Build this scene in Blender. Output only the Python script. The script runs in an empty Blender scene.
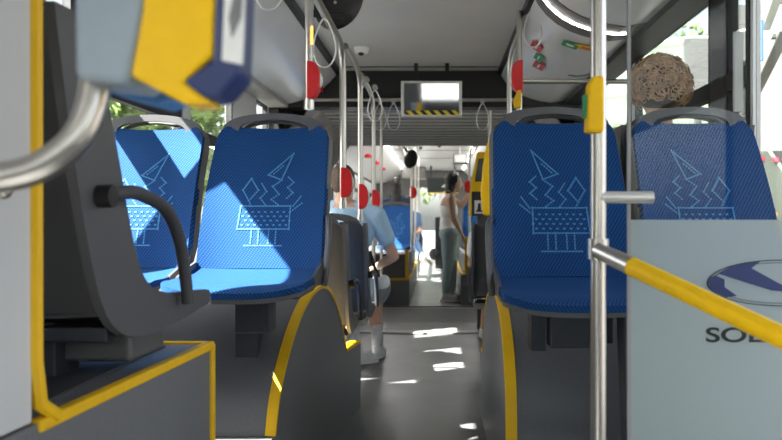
import bpy, bmesh, math, random
from mathutils import Vector, Matrix, noise
R = math.radians
random.seed(7)
sc = bpy.context.scene
COL = sc.collection

# ------------------------------------------------------------------ camera
cd = bpy.data.cameras.new('camera')
cam = bpy.data.objects.new('camera', cd); COL.objects.link(cam)
cam.location = (0, 0, 1.03); cam.rotation_euler = (R(90), 0, 0)
cd.lens = 35; cd.sensor_width = 36
cd.shift_x = -47 / 782; cd.shift_y = -2 / 782
cd.clip_start = 0.05; cd.clip_end = 500
cd.dof.use_dof = True; cd.dof.focus_distance = 2.9; cd.dof.aperture_fstop = 4.0
sc.camera = cam
# ------------------------------------------------------------------ sky, sun, exposure
w = bpy.data.worlds.new('world'); sc.world = w; w.use_nodes = True
nt = w.node_tree; nt.nodes.clear()
sky = nt.nodes.new('ShaderNodeTexSky'); sky.sky_type = 'NISHITA'; sky.sun_disc = False
sky.sun_elevation = R(45); sky.sun_rotation = R(240); sky.air_density = 1.0; sky.dust_density = 3.0
hs = nt.nodes.new('ShaderNodeHueSaturation'); hs.inputs['Saturation'].default_value = 0.35
bg = nt.nodes.new('ShaderNodeBackground'); bg.inputs['Strength'].default_value = 0.36
wo = nt.nodes.new('ShaderNodeOutputWorld')
nt.links.new(sky.outputs[0], hs.inputs['Color']); nt.links.new(hs.outputs[0], bg.inputs[0]); nt.links.new(bg.outputs[0], wo.inputs[0])
sd = bpy.data.lights.new('sun', 'SUN'); sun = bpy.data.objects.new('sun', sd); COL.objects.link(sun)
SUN = Vector((1.0, 0.6, -1.2)).normalized()
sun.rotation_euler = SUN.to_track_quat('-Z', 'Y').to_euler(); sun.location = (-10, -6, 12)
sd.energy = 31.0; sd.angle = R(0.6); sd.color = (1.0, 0.95, 0.87)
sc.view_settings.view_transform = 'Standard'; sc.view_settings.look = 'None'
sc.view_settings.gamma = 1; sc.view_settings.use_curve_mapping = False
sc.view_settings.exposure = 0.97
sc.cycles.max_bounces = 10; sc.cycles.diffuse_bounces = 6; sc.cycles.transparent_max_bounces = 24
sc.cycles.sample_clamp_indirect = 6
sc.cycles.use_denoising = True

# ------------------------------------------------------------------ materials
M = {}
def mat(name, col, rough=.5, metal=0, spec=.5, noise_amt=0, noise_scale=40, bump=0, coat=0, emit=None, sheen=0):
    m = bpy.data.materials.new(name); m.use_nodes = True; t = m.node_tree; b = t.nodes['Principled BSDF']
    b.inputs['Base Color'].default_value = (*col, 1); b.inputs['Roughness'].default_value = rough
    b.inputs['Metallic'].default_value = metal; b.inputs['Specular IOR Level'].default_value = spec
    b.inputs['Coat Weight'].default_value = coat; b.inputs['Sheen Weight'].default_value = sheen
    if emit: b.inputs['Emission Color'].default_value = (*emit[0], 1); b.inputs['Emission Strength'].default_value = emit[1]
    tc = t.nodes.new('ShaderNodeTexCoord'); n = t.nodes.new('ShaderNodeTexNoise')
    n.inputs['Scale'].default_value = noise_scale; n.inputs['Detail'].default_value = 3
    t.links.new(tc.outputs['Object'], n.inputs['Vector'])
    if noise_amt:
        r = t.nodes.new('ShaderNodeMapRange'); r.inputs['From Min'].default_value = .3; r.inputs['From Max'].default_value = .7
        r.inputs['To Min'].default_value = 1 - noise_amt; r.inputs['To Max'].default_value = 1 + noise_amt
        mx = t.nodes.new('ShaderNodeVectorMath'); mx.operation = 'SCALE'; mx.inputs[0].default_value = col
        t.links.new(n.outputs['Fac'], r.inputs['Value']); t.links.new(r.outputs[0], mx.inputs['Scale']); t.links.new(mx.outputs[0], b.inputs['Base Color'])
    if bump:
        bp = t.nodes.new('ShaderNodeBump'); bp.inputs['Strength'].default_value = bump; bp.inputs['Distance'].default_value = .002
        t.links.new(n.outputs['Fac'], bp.inputs['Height']); t.links.new(bp.outputs[0], b.inputs['Normal'])
    M[name] = m; return m
mat('grey_shell', (.078, .078, .082), .42, bump=.15, noise_scale=300)
mat('dark_grey', (.045, .045, .05), .5, bump=.15, noise_scale=300)
mat('pale_edge', (.30, .30, .31), .4)
mat('black', (.012, .012, .013), .4, noise_amt=.1)
mat('black_rubber', (.018, .018, .019), .7, noise_amt=.1)
mat('steel', (.56, .53, .49), .28, 1, noise_amt=.04, noise_scale=90)
mat('wire', (.75, .75, .73), .3, .6, noise_amt=.04)
mat('yellow', (.74, .43, .008), .5, spec=.3, noise_amt=.04, noise_scale=20)
mat('yellow_gloss', (.95, .56, .004), .45, spec=.3, noise_amt=.03)
mat('navy', (.015, .03, .13), .35, noise_amt=.05)
mat('blue_plastic', (.06, .20, .48), .5, noise_amt=.05)
mat('red', (.62, .012, .015), .35, noise_amt=.05)
mat('red_label', (.55, .05, .08), .5, noise_amt=.05)
mat('green_label', (.02, .30, .12), .5, noise_amt=.05)
mat('slate', (.30, .36, .42), .4, noise_amt=.03)
mat('white', (.75, .75, .74), .45, noise_amt=.02)
mat('paper', (.82, .82, .80), .6, noise_amt=.02)
mat('duct', (.78, .79, .80), .28, .25, noise_amt=.03, noise_scale=3)
mat('duct_dark', (.13, .125, .12), .45, noise_amt=.05)
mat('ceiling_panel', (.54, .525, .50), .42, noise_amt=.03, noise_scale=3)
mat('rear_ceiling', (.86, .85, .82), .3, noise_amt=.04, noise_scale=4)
mat('wall_panel', (.6, .6, .58), .5, noise_amt=.03)
mat('beige_trim', (.36, .345, .32), .45, noise_amt=.03)
mat('partition_grey', (.56, .56, .56), .35, noise_amt=.02, noise_scale=4)
mat('podium', (.105, .108, .118), .5, bump=.3, noise_amt=.12, noise_scale=220)
mat('podium_side', (.14, .142, .15), .42, bump=.1, noise_amt=.06, noise_scale=120)
mat('bellows', (.45, .44, .43), .5, noise_amt=.08, noise_scale=12)
mat('joint_floor', (.27, .265, .255), .38, .2, bump=.4, noise_amt=.1, noise_scale=120)
mat('bracket', (.02, .024, .034), .5, noise_amt=.1)
mat('skin', (.55, .32, .22), .5, noise_amt=.06, noise_scale=20)
mat('skin_tan', (.55, .33, .23), .5, noise_amt=.06, noise_scale=20)
mat('hair_black', (.012, .009, .008), .5, bump=.6, noise_amt=.3, noise_scale=60)
mat('hair_brown', (.10, .055, .035), .6, bump=.5, noise_amt=.25, noise_scale=80)
mat('hair_light', (.50, .29, .14), .5, noise_amt=.4, noise_scale=30)
mat('hair_curly', (.045, .026, .015), .6, noise_amt=.45, noise_scale=45)
mat('shirt_blue', (.36, .52, .68), .8, bump=.3, noise_amt=.05)
mat('shorts_blue', (.36, .44, .50), .8, noise_amt=.06)
mat('cloth_white', (.88, .86, .83), .8, noise_amt=.03)
mat('cloth_teal', (.30, .38, .40), .85, noise_amt=.06, noise_scale=15)
mat('cloth_navy', (.02, .028, .05), .85, noise_amt=.1)
mat('cloth_green', (.42, .62, .12), .8, noise_amt=.05)
mat('denim', (.09, .16, .30), .85, noise_amt=.1)
mat('shoe_grey', (.5, .49, .47), .7, noise_amt=.08)
mat('shoe_white', (.74, .74, .73), .55, noise_amt=.04)
mat('bag_grey', (.20, .21, .22), .7, noise_amt=.1)
mat('sock', (.55, .55, .56), .9, noise_amt=.05)
mat('led', (1, .98, .95), .4, emit=((1, .96, .9), 7))
mat('led_rear', (1, .98, .95), .4, emit=((1, .97, .93), 26))
mat('amber', (1, .4, .05), .4, emit=((1, .42, .08), 1.5))
mat('screen_dark', (.03, .04, .04), .12)
mat('mirror', (.75, .76, .76), .04, 1)
mat('pavement', (.085, .082, .08), .9, noise_amt=.08, noise_scale=3)
mat('asphalt', (.12, .12, .12), .9, noise_amt=.1)
mat('stone', (.06, .058, .055), .8, noise_amt=.08)
mat('leaf', (.13, .20, .05), .7, noise_amt=.45, noise_scale=3)
mat('grass', (.18, .26, .08), .8, noise_amt=.3)
mat('bark', (.12, .08, .05), .8, noise_amt=.2)
mat('orange', (.75, .18, .03), .6, noise_amt=.1)
mat('sign_white', (.13, .13, .13), .5)
mat('canopy', (.085, .085, .078), .5, noise_amt=.03)
mat('facade', (.075, .073, .068), .8, noise_amt=.05)
mat('poster', (.11, .107, .105), .6, noise_amt=.06, noise_scale=2)
mat('blue_edge', (.03, .08, .62), .4)

def glassy(name, tint, fres=.06, rough=.02, diff=None, diffw=0):
    m = bpy.data.materials.new(name); m.use_nodes = True; t = m.node_tree; t.nodes.clear()
    o = t.nodes.new('ShaderNodeOutputMaterial'); tr = t.nodes.new('ShaderNodeBsdfTransparent'); tr.inputs[0].default_value = (*tint, 1)
    g = t.nodes.new('ShaderNodeBsdfGlossy'); g.inputs['Roughness'].default_value = rough
    fr = t.nodes.new('ShaderNodeLayerWeight'); fr.inputs['Blend'].default_value = fres * 3
    mp = t.nodes.new('ShaderNodeMath'); mp.operation = 'MULTIPLY_ADD'; mp.inputs[1].default_value = .5; mp.inputs[2].default_value = fres * .5
    t.links.new(fr.outputs['Fresnel'], mp.inputs[0])
    mx = t.nodes.new('ShaderNodeMixShader'); t.links.new(mp.outputs[0], mx.inputs[0]); t.links.new(tr.outputs[0], mx.inputs[1]); t.links.new(g.outputs[0], mx.inputs[2])
    last = mx
    if diff:
        d = t.nodes.new('ShaderNodeBsdfDiffuse'); d.inputs[0].default_value = (*diff, 1)
        tl = t.nodes.new('ShaderNodeBsdfTranslucent'); tl.inputs[0].default_value = (*diff, 1)
        m2 = t.nodes.new('ShaderNodeMixShader'); m2.inputs[0].default_value = .5
        t.links.new(d.outputs[0], m2.inputs[1]); t.links.new(tl.outputs[0], m2.inputs[2])
        m3 = t.nodes.new('ShaderNodeMixShader'); m3.inputs[0].default_value = diffw
        t.links.new(mx.outputs[0], m3.inputs[1]); t.links.new(m2.outputs[0], m3.inputs[2]); last = m3
    t.links.new(last.outputs[0], o.inputs[0]); M[name] = m
glassy('glass', (.93, .95, .94), .05)
glassy('glass_clear', (.95, .97, .96), .04)
glassy('glass_frost', (.80, .86, .86), .03, .1, (.70, .78, .78), .52)
glassy('glass_shelter', (.80, .88, .80), .05, .1, (.7, .78, .68), .5)

def fabric():
    m = bpy.data.materials.new('blue_fabric'); m.use_nodes = True; t = m.node_tree; b = t.nodes['Principled BSDF']
    b.inputs['Roughness'].default_value = .85; b.inputs['Specular IOR Level'].default_value = .25
    uv = t.nodes.new('ShaderNodeTexCoord'); mp = t.nodes.new('ShaderNodeMapping')
    mp.inputs['Rotation'].default_value = (0, 0, R(32)); mp.inputs['Scale'].default_value = (1, 1, 1)
    t.links.new(uv.outputs['UV'], mp.inputs[0])
    ck = t.nodes.new('ShaderNodeTexWave'); ck.wave_type = 'BANDS'; ck.bands_direction = 'Y'; ck.inputs['Scale'].default_value = 48
    c2 = t.nodes.new('ShaderNodeTexWave'); c2.wave_type = 'BANDS'; c2.bands_direction = 'X'; c2.inputs['Scale'].default_value = 33
    t.links.new(mp.outputs[0], ck.inputs['Vector']); t.links.new(mp.outputs[0], c2.inputs['Vector'])
    mu = t.nodes.new('ShaderNodeMath'); mu.operation = 'MULTIPLY'; t.links.new(ck.outputs['Fac'], mu.inputs[0]); t.links.new(c2.outputs['Fac'], mu.inputs[1])
    cr = t.nodes.new('ShaderNodeValToRGB'); cr.color_ramp.elements[0].color = (.002, .023, .092, 1); cr.color_ramp.elements[1].color = (.008, .085, .28, 1)
    cr.color_ramp.elements[0].position = .05; cr.color_ramp.elements[1].position = .5
    t.links.new(mu.outputs[0], cr.inputs[0]); t.links.new(cr.outputs[0], b.inputs['Base Color'])
    bp = t.nodes.new('ShaderNodeBump'); bp.inputs['Strength'].default_value = .35; bp.inputs['Distance'].default_value = .001
    t.links.new(mu.outputs[0], bp.inputs['Height']); t.links.new(bp.outputs[0], b.inputs['Normal'])
    M['blue_fabric'] = m
fabric()
mat('stitch', (.06, .23, .46), .8, noise_amt=.1)

def vinyl():
    m = mat('vinyl_floor', (.075, .078, .082), .36, spec=.5)
    t = m.node_tree; b = t.nodes['Principled BSDF']
    tc = t.nodes.new('ShaderNodeTexCoord'); n = t.nodes.new('ShaderNodeTexNoise'); n.inputs['Scale'].default_value = 260; n.inputs['Detail'].default_value = 2
    cr = t.nodes.new('ShaderNodeValToRGB'); e = cr.color_ramp.elements
    e[0].position = .35; e[0].color = (.10, .102, .108, 1); e[1].position = .75; e[1].color = (.20, .203, .21, 1)
    n2 = t.nodes.new('ShaderNodeTexNoise'); n2.inputs['Scale'].default_value = 3
    r = t.nodes.new('ShaderNodeMapRange'); r.inputs['To Min'].default_value = .28; r.inputs['To Max'].default_value = .48
    t.links.new(tc.outputs['Object'], n.inputs[0]); t.links.new(tc.outputs['Object'], n2.inputs[0])
    t.links.new(n.outputs['Fac'], cr.inputs[0]); t.links.new(cr.outputs[0], b.inputs['Base Color'])
    t.links.new(n2.outputs['Fac'], r.inputs['Value']); t.links.new(r.outputs[0], b.inputs['Roughness'])
vinyl()
def hazard():
    m = mat('hazard', (.8, .6, .02), .5); t = m.node_tree; b = t.nodes['Principled BSDF']
    tc = t.nodes.new('ShaderNodeTexCoord'); wv = t.nodes.new('ShaderNodeTexWave'); wv.wave_type = 'BANDS'; wv.bands_direction = 'DIAGONAL'; wv.inputs['Scale'].default_value = 9
    cr = t.nodes.new('ShaderNodeValToRGB'); cr.color_ramp.interpolation = 'CONSTANT'
    cr.color_ramp.elements[0].color = (.015, .015, .015, 1); cr.color_ramp.elements[1].position = .5; cr.color_ramp.elements[1].color = (.8, .62, .03, 1)
    t.links.new(tc.outputs['Object'], wv.inputs[0]); t.links.new(wv.outputs['Fac'], cr.inputs[0]); t.links.new(cr.outputs[0], b.inputs['Base Color'])
hazard()

# ------------------------------------------------------------------ geometry helpers
class MB:
    def __init__(s): s.v = []; s.f = []; s.uv = None
    def add(s, vs, fs):
        n = len(s.v); s.v += [Vector(p) for p in vs]; s.f += [tuple(i + n for i in f) for f in fs]; return s
    def box(s, x0, x1, y0, y1, z0, z1, rot=None, piv=None):
        vs = [Vector((x, y, z)) for x in (x0, x1) for y in (y0, y1) for z in (z0, z1)]
        if rot:
            c = Vector(piv) if piv else Vector(((x0+x1)/2, (y0+y1)/2, (z0+z1)/2)); vs = [rot @ (p - c) + c for p in vs]
        return s.add(vs, [(0,1,3,2),(4,6,7,5),(0,4,5,1),(2,3,7,6),(0,2,6,4),(1,5,7,3)])
    def prism(s, poly, axis, a, b):       # poly in the other two axes, extruded a..b; a, b may be functions of the poly point
        fa = a if callable(a) else (lambda p: a); fb = b if callable(b) else (lambda p: b)
        def P(p, d): return {'x': (d, p[0], p[1]), 'y': (p[0], d, p[1]), 'z': (p[0], p[1], d)}[axis]
        n = len(poly); vs = [P(p, fa(p)) for p in poly] + [P(p, fb(p)) for p in poly]
        return s.add(vs, [tuple(range(n))[::-1], tuple(range(n, 2*n))] + [(i, (i+1) % n, n+(i+1) % n, n+i) for i in range(n)])
    def rings(s, rs, cap=True, closed=False):
        n = len(rs[0]); b = len(s.v)
        for r in rs: s.v += [Vector(p) for p in r]
        m = len(rs)
        for j in range(m if closed else m-1):
            k = (j+1) % m
            for i in range(n): s.f.append((b+j*n+i, b+j*n+(i+1) % n, b+k*n+(i+1) % n, b+k*n+i))
        if cap and not closed: s.f.append(tuple(b+i for i in range(n))[::-1]); s.f.append(tuple(b+(m-1)*n+i for i in range(n)))
        return s
    def tube(s, pts, r, n=12, closed=False, smooth=0, flat=1):
        pts = [Vector(p) for p in pts]
        if smooth: pts = spline(pts, smooth, closed)
        rr = r if isinstance(r, (list, tuple)) else None
        m = len(pts); rs = []; up = None
        for i, p in enumerate(pts):
            a = pts[(i-1) % m] if (closed or i > 0) else p; c = pts[(i+1) % m] if (closed or i < m-1) else p
            d = (c - a).normalized()
            if up is None: up = Vector((0, 0, 1)) if abs(d.z) < .9 else Vector((0, 1, 0))
            sx = d.cross(up).normalized(); up = sx.cross(d).normalized()
            q = (rr[0] + (rr[-1]-rr[0])*i/(m-1)) if rr else r
            rs.append([p + q*(math.cos(t)*sx + flat*math.sin(t)*up) for t in [2*math.pi*k/n for k in range(n)]])
        return s.rings(rs, not closed, closed)
    def ell(s, c, r, rot=None, nu=16, nv=10):
        c = Vector(c); r = r if hasattr(r, '__len__') else (r, r, r); rs = []
        for j in range(nv+1):
            t = math.pi*min(max(j/nv, .02), .98)
            ring = [Vector((r[0]*math.sin(t)*math.cos(a), r[1]*math.sin(t)*math.sin(a), r[2]*math.cos(t))) for a in [-2*math.pi*k/nu for k in range(nu)]]
            rs.append([c + (rot @ q if rot else q) for q in ring])
        return s.rings(rs)
    def cap(s, a, ra, b, rb, n=14):
        a = Vector(a); b = Vector(b); s.tube([a, a.lerp(b, .5), b], [ra, rb], n); s.ell(a, ra); s.ell(b, rb); return s
    def chain(s, pts, rs):
        for i in range(len(pts)-1): s.cap(pts[i], rs[i], pts[i+1], rs[i+1])
        return s
    def sheet(s, fn, nu, nv, th):          # solid curved sheet: fn(u,v) -> (point, normal)
        F = []; B = []; uv = []
        for j in range(nv+1):
            for i in range(nu+1):
                p, n = fn(i/nu, j/nv); F.append(p); B.append(p - n*th); uv.append((i/nu, j/nv))
        b = len(s.v); s.v += F + B; N = len(F)
        def id(i, j): return b + j*(nu+1) + i
        for j in range(nv):
            for i in range(nu):
                s.f.append((id(i,j), id(i+1,j), id(i+1,j+1), id(i,j+1)))
                s.f.append((N+id(i,j), N+id(i,j+1), N+id(i+1,j+1), N+id(i+1,j)))
        for i in range(nu):
            s.f.append((id(i,0), N+id(i,0), N+id(i+1,0), id(i+1,0))); s.f.append((id(i,nv), id(i+1,nv), N+id(i+1,nv), N+id(i,nv)))
        for j in range(nv):
            s.f.append((id(0,j), id(0,j+1), N+id(0,j+1), N+id(0,j))); s.f.append((id(nu,j), N+id(nu,j), N+id(nu,j+1), id(nu,j+1)))
        return s
def spline(pts, k, closed=False):
    out = []; m = len(pts)
    for i in range(m if closed else m-1):
        g = (lambda q: pts[q % m]) if closed else (lambda q: pts[min(max(q, 0), m-1)])
        p0, p1, p2, p3 = g(i-1), g(i), g(i+1), g(i+2)
        for j in range(k):
            t = j/k; out.append(.5*((2*p1)+(p2-p0)*t+(2*p0-5*p1+4*p2-p3)*t*t+(3*p1-p0-3*p2+p3)*t**3))
    if not closed: out.append(pts[-1])
    return out
WL = {}
def build(name, mb, m, parent=None, loc=None, smooth=False, bevel=0, world=True, remesh=0, sub=0, uvxz=None):
    vs = mb.v
    off = Vector((0, 0, 0))
    if parent is not None:
        if world: off = WL.get(parent, Vector((0, 0, 0)))
    elif loc is not None: off = Vector(loc)
    else:
        off = Vector(((min(p.x for p in vs)+max(p.x for p in vs))/2, (min(p.y for p in vs)+max(p.y for p in vs))/2, min(p.z for p in vs)))
    me = bpy.data.meshes.new(name); me.from_pydata([p - off for p in vs], [], mb.f)
    bm = bmesh.new(); bm.from_mesh(me)
    bmesh.ops.recalc_face_normals(bm, faces=bm.faces); bm.to_mesh(me); bm.free()
    me.materials.append(M[m])
    if uvxz:
        ul = me.uv_layers.new(name='UVMap')
        for l in me.loops:
            c = me.vertices[l.vertex_index].co; ul.data[l.index].uv = (c[uvxz[0]], c[uvxz[1]] - (c.z*1.2 if uvxz[1] == 1 else 0))
    ob = bpy.data.objects.new(name, me); COL.objects.link(ob)
    if parent is not None: ob.parent = parent; WL[ob] = off
    else: ob.location = off; WL[ob] = off
    if remesh:
        md = ob.modifiers.new('r', 'REMESH'); md.mode = 'VOXEL'; md.voxel_size = remesh; md.use_smooth_shade = True
        ms = ob.modifiers.new('s', 'SMOOTH'); ms.factor = .5; ms.iterations = 4
        dg = bpy.context.evaluated_depsgraph_get(); me2 = bpy.data.meshes.new_from_object(ob.evaluated_get(dg), depsgraph=dg)
        ob.modifiers.clear(); ob.data = me2; me2.name = name; smooth = True
    if smooth:
        for p in ob.data.polygons: p.use_smooth = True
        if smooth == 'auto':
            es = ob.modifiers.new('e', 'EDGE_SPLIT'); es.split_angle = R(40)
    if bevel:
        bv = ob.modifiers.new('b', 'BEVEL'); bv.width = bevel; bv.segments = 3; bv.limit_method = 'ANGLE'; bv.angle_limit = R(35)
    if sub:
        sm = ob.modifiers.new('ss', 'SUBSURF'); sm.levels = sub; sm.render_levels = sub
    return ob
def tag(o, label=None, cat=None, group=None, kind=None):
    if label: o['label'] = label
    if cat: o['category'] = cat
    if group: o['group'] = group
    if kind: o['kind'] = kind
    return o
def thing(name, label, cat, loc, rz=0, group=None):
    o = bpy.data.objects.new(name, None); COL.objects.link(o); o.empty_display_size = .1
    o.location = loc; o.rotation_euler = (0, 0, rz); WL[o] = Vector(loc); return tag(o, label, cat, group)
def solo(name, mb, m, label, cat, group=None, **k): return tag(build(name, mb, m, **k), label, cat, group)
def struct(name, mb, m, label=None, cat=None, **k):
    return tag(build(name, mb, m, **k), label or name.replace('_', ' ') + ' of the bus', cat or name.split('_')[0], kind='structure')
KIDS = {}
def copy_tree(o, parent=None):
    c = o.copy(); COL.objects.link(c); c.parent = parent
    for ch in [x for x in o.children]: copy_tree(ch, c)
    return c
def text_mesh(txt, size, depth=.001, sx=1.0):
    cu = bpy.data.curves.new('t', 'FONT'); cu.body = txt; cu.size = size; cu.extrude = depth; cu.align_x = 'CENTER'; cu.align_y = 'CENTER'; cu.offset = size*.02
    ob = bpy.data.objects.new('t', cu); COL.objects.link(ob)
    dg = bpy.context.evaluated_depsgraph_get(); me = bpy.data.meshes.new_from_object(ob.evaluated_get(dg), depsgraph=dg)
    mb = MB(); mb.add([(v.co.x*sx, v.co.y, v.co.z) for v in me.vertices], [tuple(p.vertices) for p in me.polygons])
    bpy.data.objects.remove(ob); bpy.data.curves.remove(cu); bpy.data.meshes.remove(me); return mb
def xform(mb, mtx):
    mb.v = [mtx @ p for p in mb.v]; return mb
def frame(o, x, y, n):                       # matrix from local axes
    x = Vector(x).normalized(); n = Vector(n).normalized(); y = n.cross(x).normalized()
    m = Matrix((x, y, n)).transposed().to_4x4(); m.translation = Vector(o); return m

XL, XR = -1.38, 1.165

# ================================================================== SETTING
f = MB().box(XL-.03, XR+.03, -3.2, 17.2, -.08, 0)
struct('floor', f, 'vinyl_floor', 'dark grey speckled vinyl floor of the bus aisle')
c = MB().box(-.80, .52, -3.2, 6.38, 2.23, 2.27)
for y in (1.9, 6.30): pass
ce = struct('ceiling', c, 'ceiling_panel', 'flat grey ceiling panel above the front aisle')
sm = MB()
for y in (0.6, 6.02): sm.box(-.79, .51, y, y+.012, 2.224, 2.232)
build('panel_seam', sm, 'black', ce)
c = MB().box(-1.45, 1.25, -3.2, 17.3, 2.32, 2.36)
struct('ceiling_shell', c, 'duct_dark', 'outer roof skin above the ceiling panels', 'ceiling', loc=(0, 0, 2.32))

def wall(name, X, out, holes, y0, y1, zt=2.32, label=None):
    # vertical wall plane with window holes [(ya, yb, za, zb)], holes sorted in y
    mb = MB(); xa, xb = sorted((X, X+out)); y = y0
    for (ya, yb, za, zb) in holes:
        mb.box(xa, xb, y, ya, -.05, zt)
        if za > -.04: mb.box(xa, xb, ya, yb, -.05, za)
        mb.box(xa, xb, ya, yb, zb, zt); y = yb
    mb.box(xa, xb, y, y1, -.05, zt)
    return struct(name, mb, 'wall_panel', label)
LW = [(-2.8, .1, .80, 1.86), (1.85, 2.49, .80, 1.95), (2.57, 4.12, .80, 1.95), (4.24, 5.14, .80, 1.95), (5.78, 6.19, 1.40, 1.95),
      (9.1, 10.7, .85, 1.80), (10.8, 12.4, .85, 1.80), (12.5, 14.1, .85, 1.80), (14.2, 16.6, .85, 1.80)]
RW = [(-2.8, .4, .9, 1.95), (.75, 2.78, -.06, 2.06), (2.81, 3.02, .9, 1.98), (3.2, 4.42, .9, 1.98), (4.57, 6.2, .9, 1.98),
      (9.1, 10.7, .85, 1.80), (10.8, 12.4, .85, 1.80), (12.5, 14.1, .05, 1.85), (14.2, 16.6, .85, 1.80)]
wall('wall_left', XL, -.06, LW, -3.2, 17.3, label='left side wall of the bus between its windows')
wall('wall_right', XR, .015, RW, -3.2, 17.3, label='right side wall of the bus with windows and open doorway')
def window(n, X, ya, yb, za, zb, transom=None, out=-1):
    t = MB(); fw = .022
    t.box(X-.02, X+.02, ya, yb, za, za+fw); t.box(X-.02, X+.02, ya, yb, zb-fw, zb)
    t.box(X-.02, X+.02, ya, ya+fw, za+fw, zb-fw); t.box(X-.02, X+.02, yb-fw, yb, za+fw, zb-fw)
    side = 'left' if out < 0 else 'right'
    o = struct('window_%d' % n, t, 'black_rubber', 'side window on the %s of the bus, %d%s from the front' % (side, n if n < 10 else n-9, ''), 'window')
    build('window_pane', MB().box(X-.003, X+.003, ya+fw, yb-fw, za+fw, zb-fw), 'glass', o)
    if transom: build('transom', MB().box(X-.02, X+.018, ya+fw, yb-fw, *transom), 'black_rubber', o)
k = 1
for i, (a, b, c_, d) in enumerate(LW):
    window(k, XL-.03, a, b, c_, d, (1.545, 1.70) if i == 2 else ((1.48, 1.54) if i == 3 or i > 4 else None), -1); k += 1
for i, (a, b, c_, d) in enumerate(RW):
    if i == 1: continue
    window(k, XR+.0, a, b, c_, d, (1.53, 1.60), 1); k += 1

for wn, ya, yb, za in (('window_3', 2.88, 4.10, 1.70),):
    build('sun_blocker', MB().box(XL-.045, XL-.012, ya, yb, za, 1.93), 'dark_grey', bpy.data.objects[wn])  # added opaque panel, stops sun through the upper window reaching the aisle floor
# ducts: profile in (x,z) from ceiling edge to the wall
def duct(name, prof, y0, y1, m, label, parts=True):
    mb = MB(); pr = [Vector((p[0], p[1])) for p in prof]
    back = [Vector((p.x, 2.30)) for p in reversed(pr)]
    back = [Vector((pr[-1].x, 2.30)), Vector((pr[0].x, 2.30))]
    mb.prism([(p.x, p.y) for p in pr + back], 'y', y0, y1)
    return struct(name, mb, m, label, 'ceiling duct', smooth='auto')
def arcprof(p0, p1, p2, n=8):
    out = []
    for i in range(n+1):
        t = i/n; out.append(((1-t)**2*p0[0]+2*t*(1-t)*p1[0]+t*t*p2[0], (1-t)**2*p0[1]+2*t*(1-t)*p1[1]+t*t*p2[1]))
    return out
PL = arcprof((-.80, 2.23), (-.95, 2.02), (-1.20, 1.965)) + [(XL, 1.96)]
PR = arcprof((.50, 2.23), (.58, 2.0), (.92, 1.97)) + [(1.05, 1.99), (XR, 2.02)]
dl = duct('trim_1', PL, -3.2, 6.2, 'duct', 'silver grey curved duct cover above the left front windows')
dr = duct('trim_2', PR, -3.2, 6.2, 'duct', 'silver grey curved duct cover above the right front windows')
def on_prof(P, s):      # point and outward normal (towards cabin) at arc parameter s in 0..1
    L = [(Vector(P[i+1])-Vector(P[i])).length for i in range(len(P)-1)]; T = sum(L)*s
    for i, l in enumerate(L):
        if T <= l or i == len(L)-1:
            a, b = Vector(P[i]), Vector(P[i+1]); d = (b-a).normalized(); p = a + d*min(T, l)
            n = Vector((-d.y, d.x)); 
            if n.y > 0: n = -n
            return p, n
        T -= l
def prof_strip(P, s0, s1, y0, y1, off0, off1, n=10):
    mb = MB(); rs = []
    for i in range(n+1):
        p, nn = on_prof(P, s0+(s1-s0)*i/n); a = p+nn*off0; b = p+nn*off1
        rs.append([(a.x, y0, a.y), (b.x, y0, b.y), (b.x, y1, b.y), (a.x, y1, a.y)])
    return mb.rings(rs)
build('seal', prof_strip(PL, 0, .9, 6.2, 6.24, -.03, .012), 'black_rubber', dl)
build('ceiling_seam', MB().box(-.83, -.79, -3.2, 6.2, 2.195, 2.232), 'black', dl)
build('duct_band', prof_strip(PR, .0, .95, 3.72, 4.02, -.02, .006), 'duct_dark', dr)
tag(build('light_strip', prof_strip(PR, .12, .72, 3.85, 3.870, .004, .012), 'led', dr), 'curved white lit strip')
build('ceiling_seam', MB().box(.485, .515, -3.2, 6.2, 2.195, 2.232), 'black', dr)
build('panel_gap', prof_strip(PR, .60, .95, 5.02, 5.05, -.01, .003), 'duct_dark', dr)
# lower trims under the ducts
struct('trim_3', MB().box(-1.22, XL, -3.2, 6.2, 1.93, 1.975), 'beige_trim', 'beige ledge strip running above the left windows', 'trim', bevel=.01)
struct('trim_4', MB().box(1.02, XR, 2.75, 6.2, 1.95, 2.0), 'black', 'black strip running above the right windows', 'trim')
# front end behind the camera: windscreen and dash
fw = MB().box(XL, XR, -3.2, -3.14, -.05, .95).box(XL, XR, -3.2, -3.14, 2.0, 2.3)
struct('wall_front', fw, 'wall_panel', 'front end wall of the bus behind the viewer')
struct('window_23', MB().box(XL, XR, -3.18, -3.17, .95, 2.0), 'glass', 'windscreen behind the viewer', 'window')
solo('driver_cabin', MB().box(-1.3, -.3, -2.6, -2.2, 0, 1.5).box(-1.3, 1.1, -3.1, -2.7, 0, 1.0), 'dark_grey', 'dark driver cabin partition at the front of the bus behind the viewer', 'partition', bevel=.03)

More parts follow.
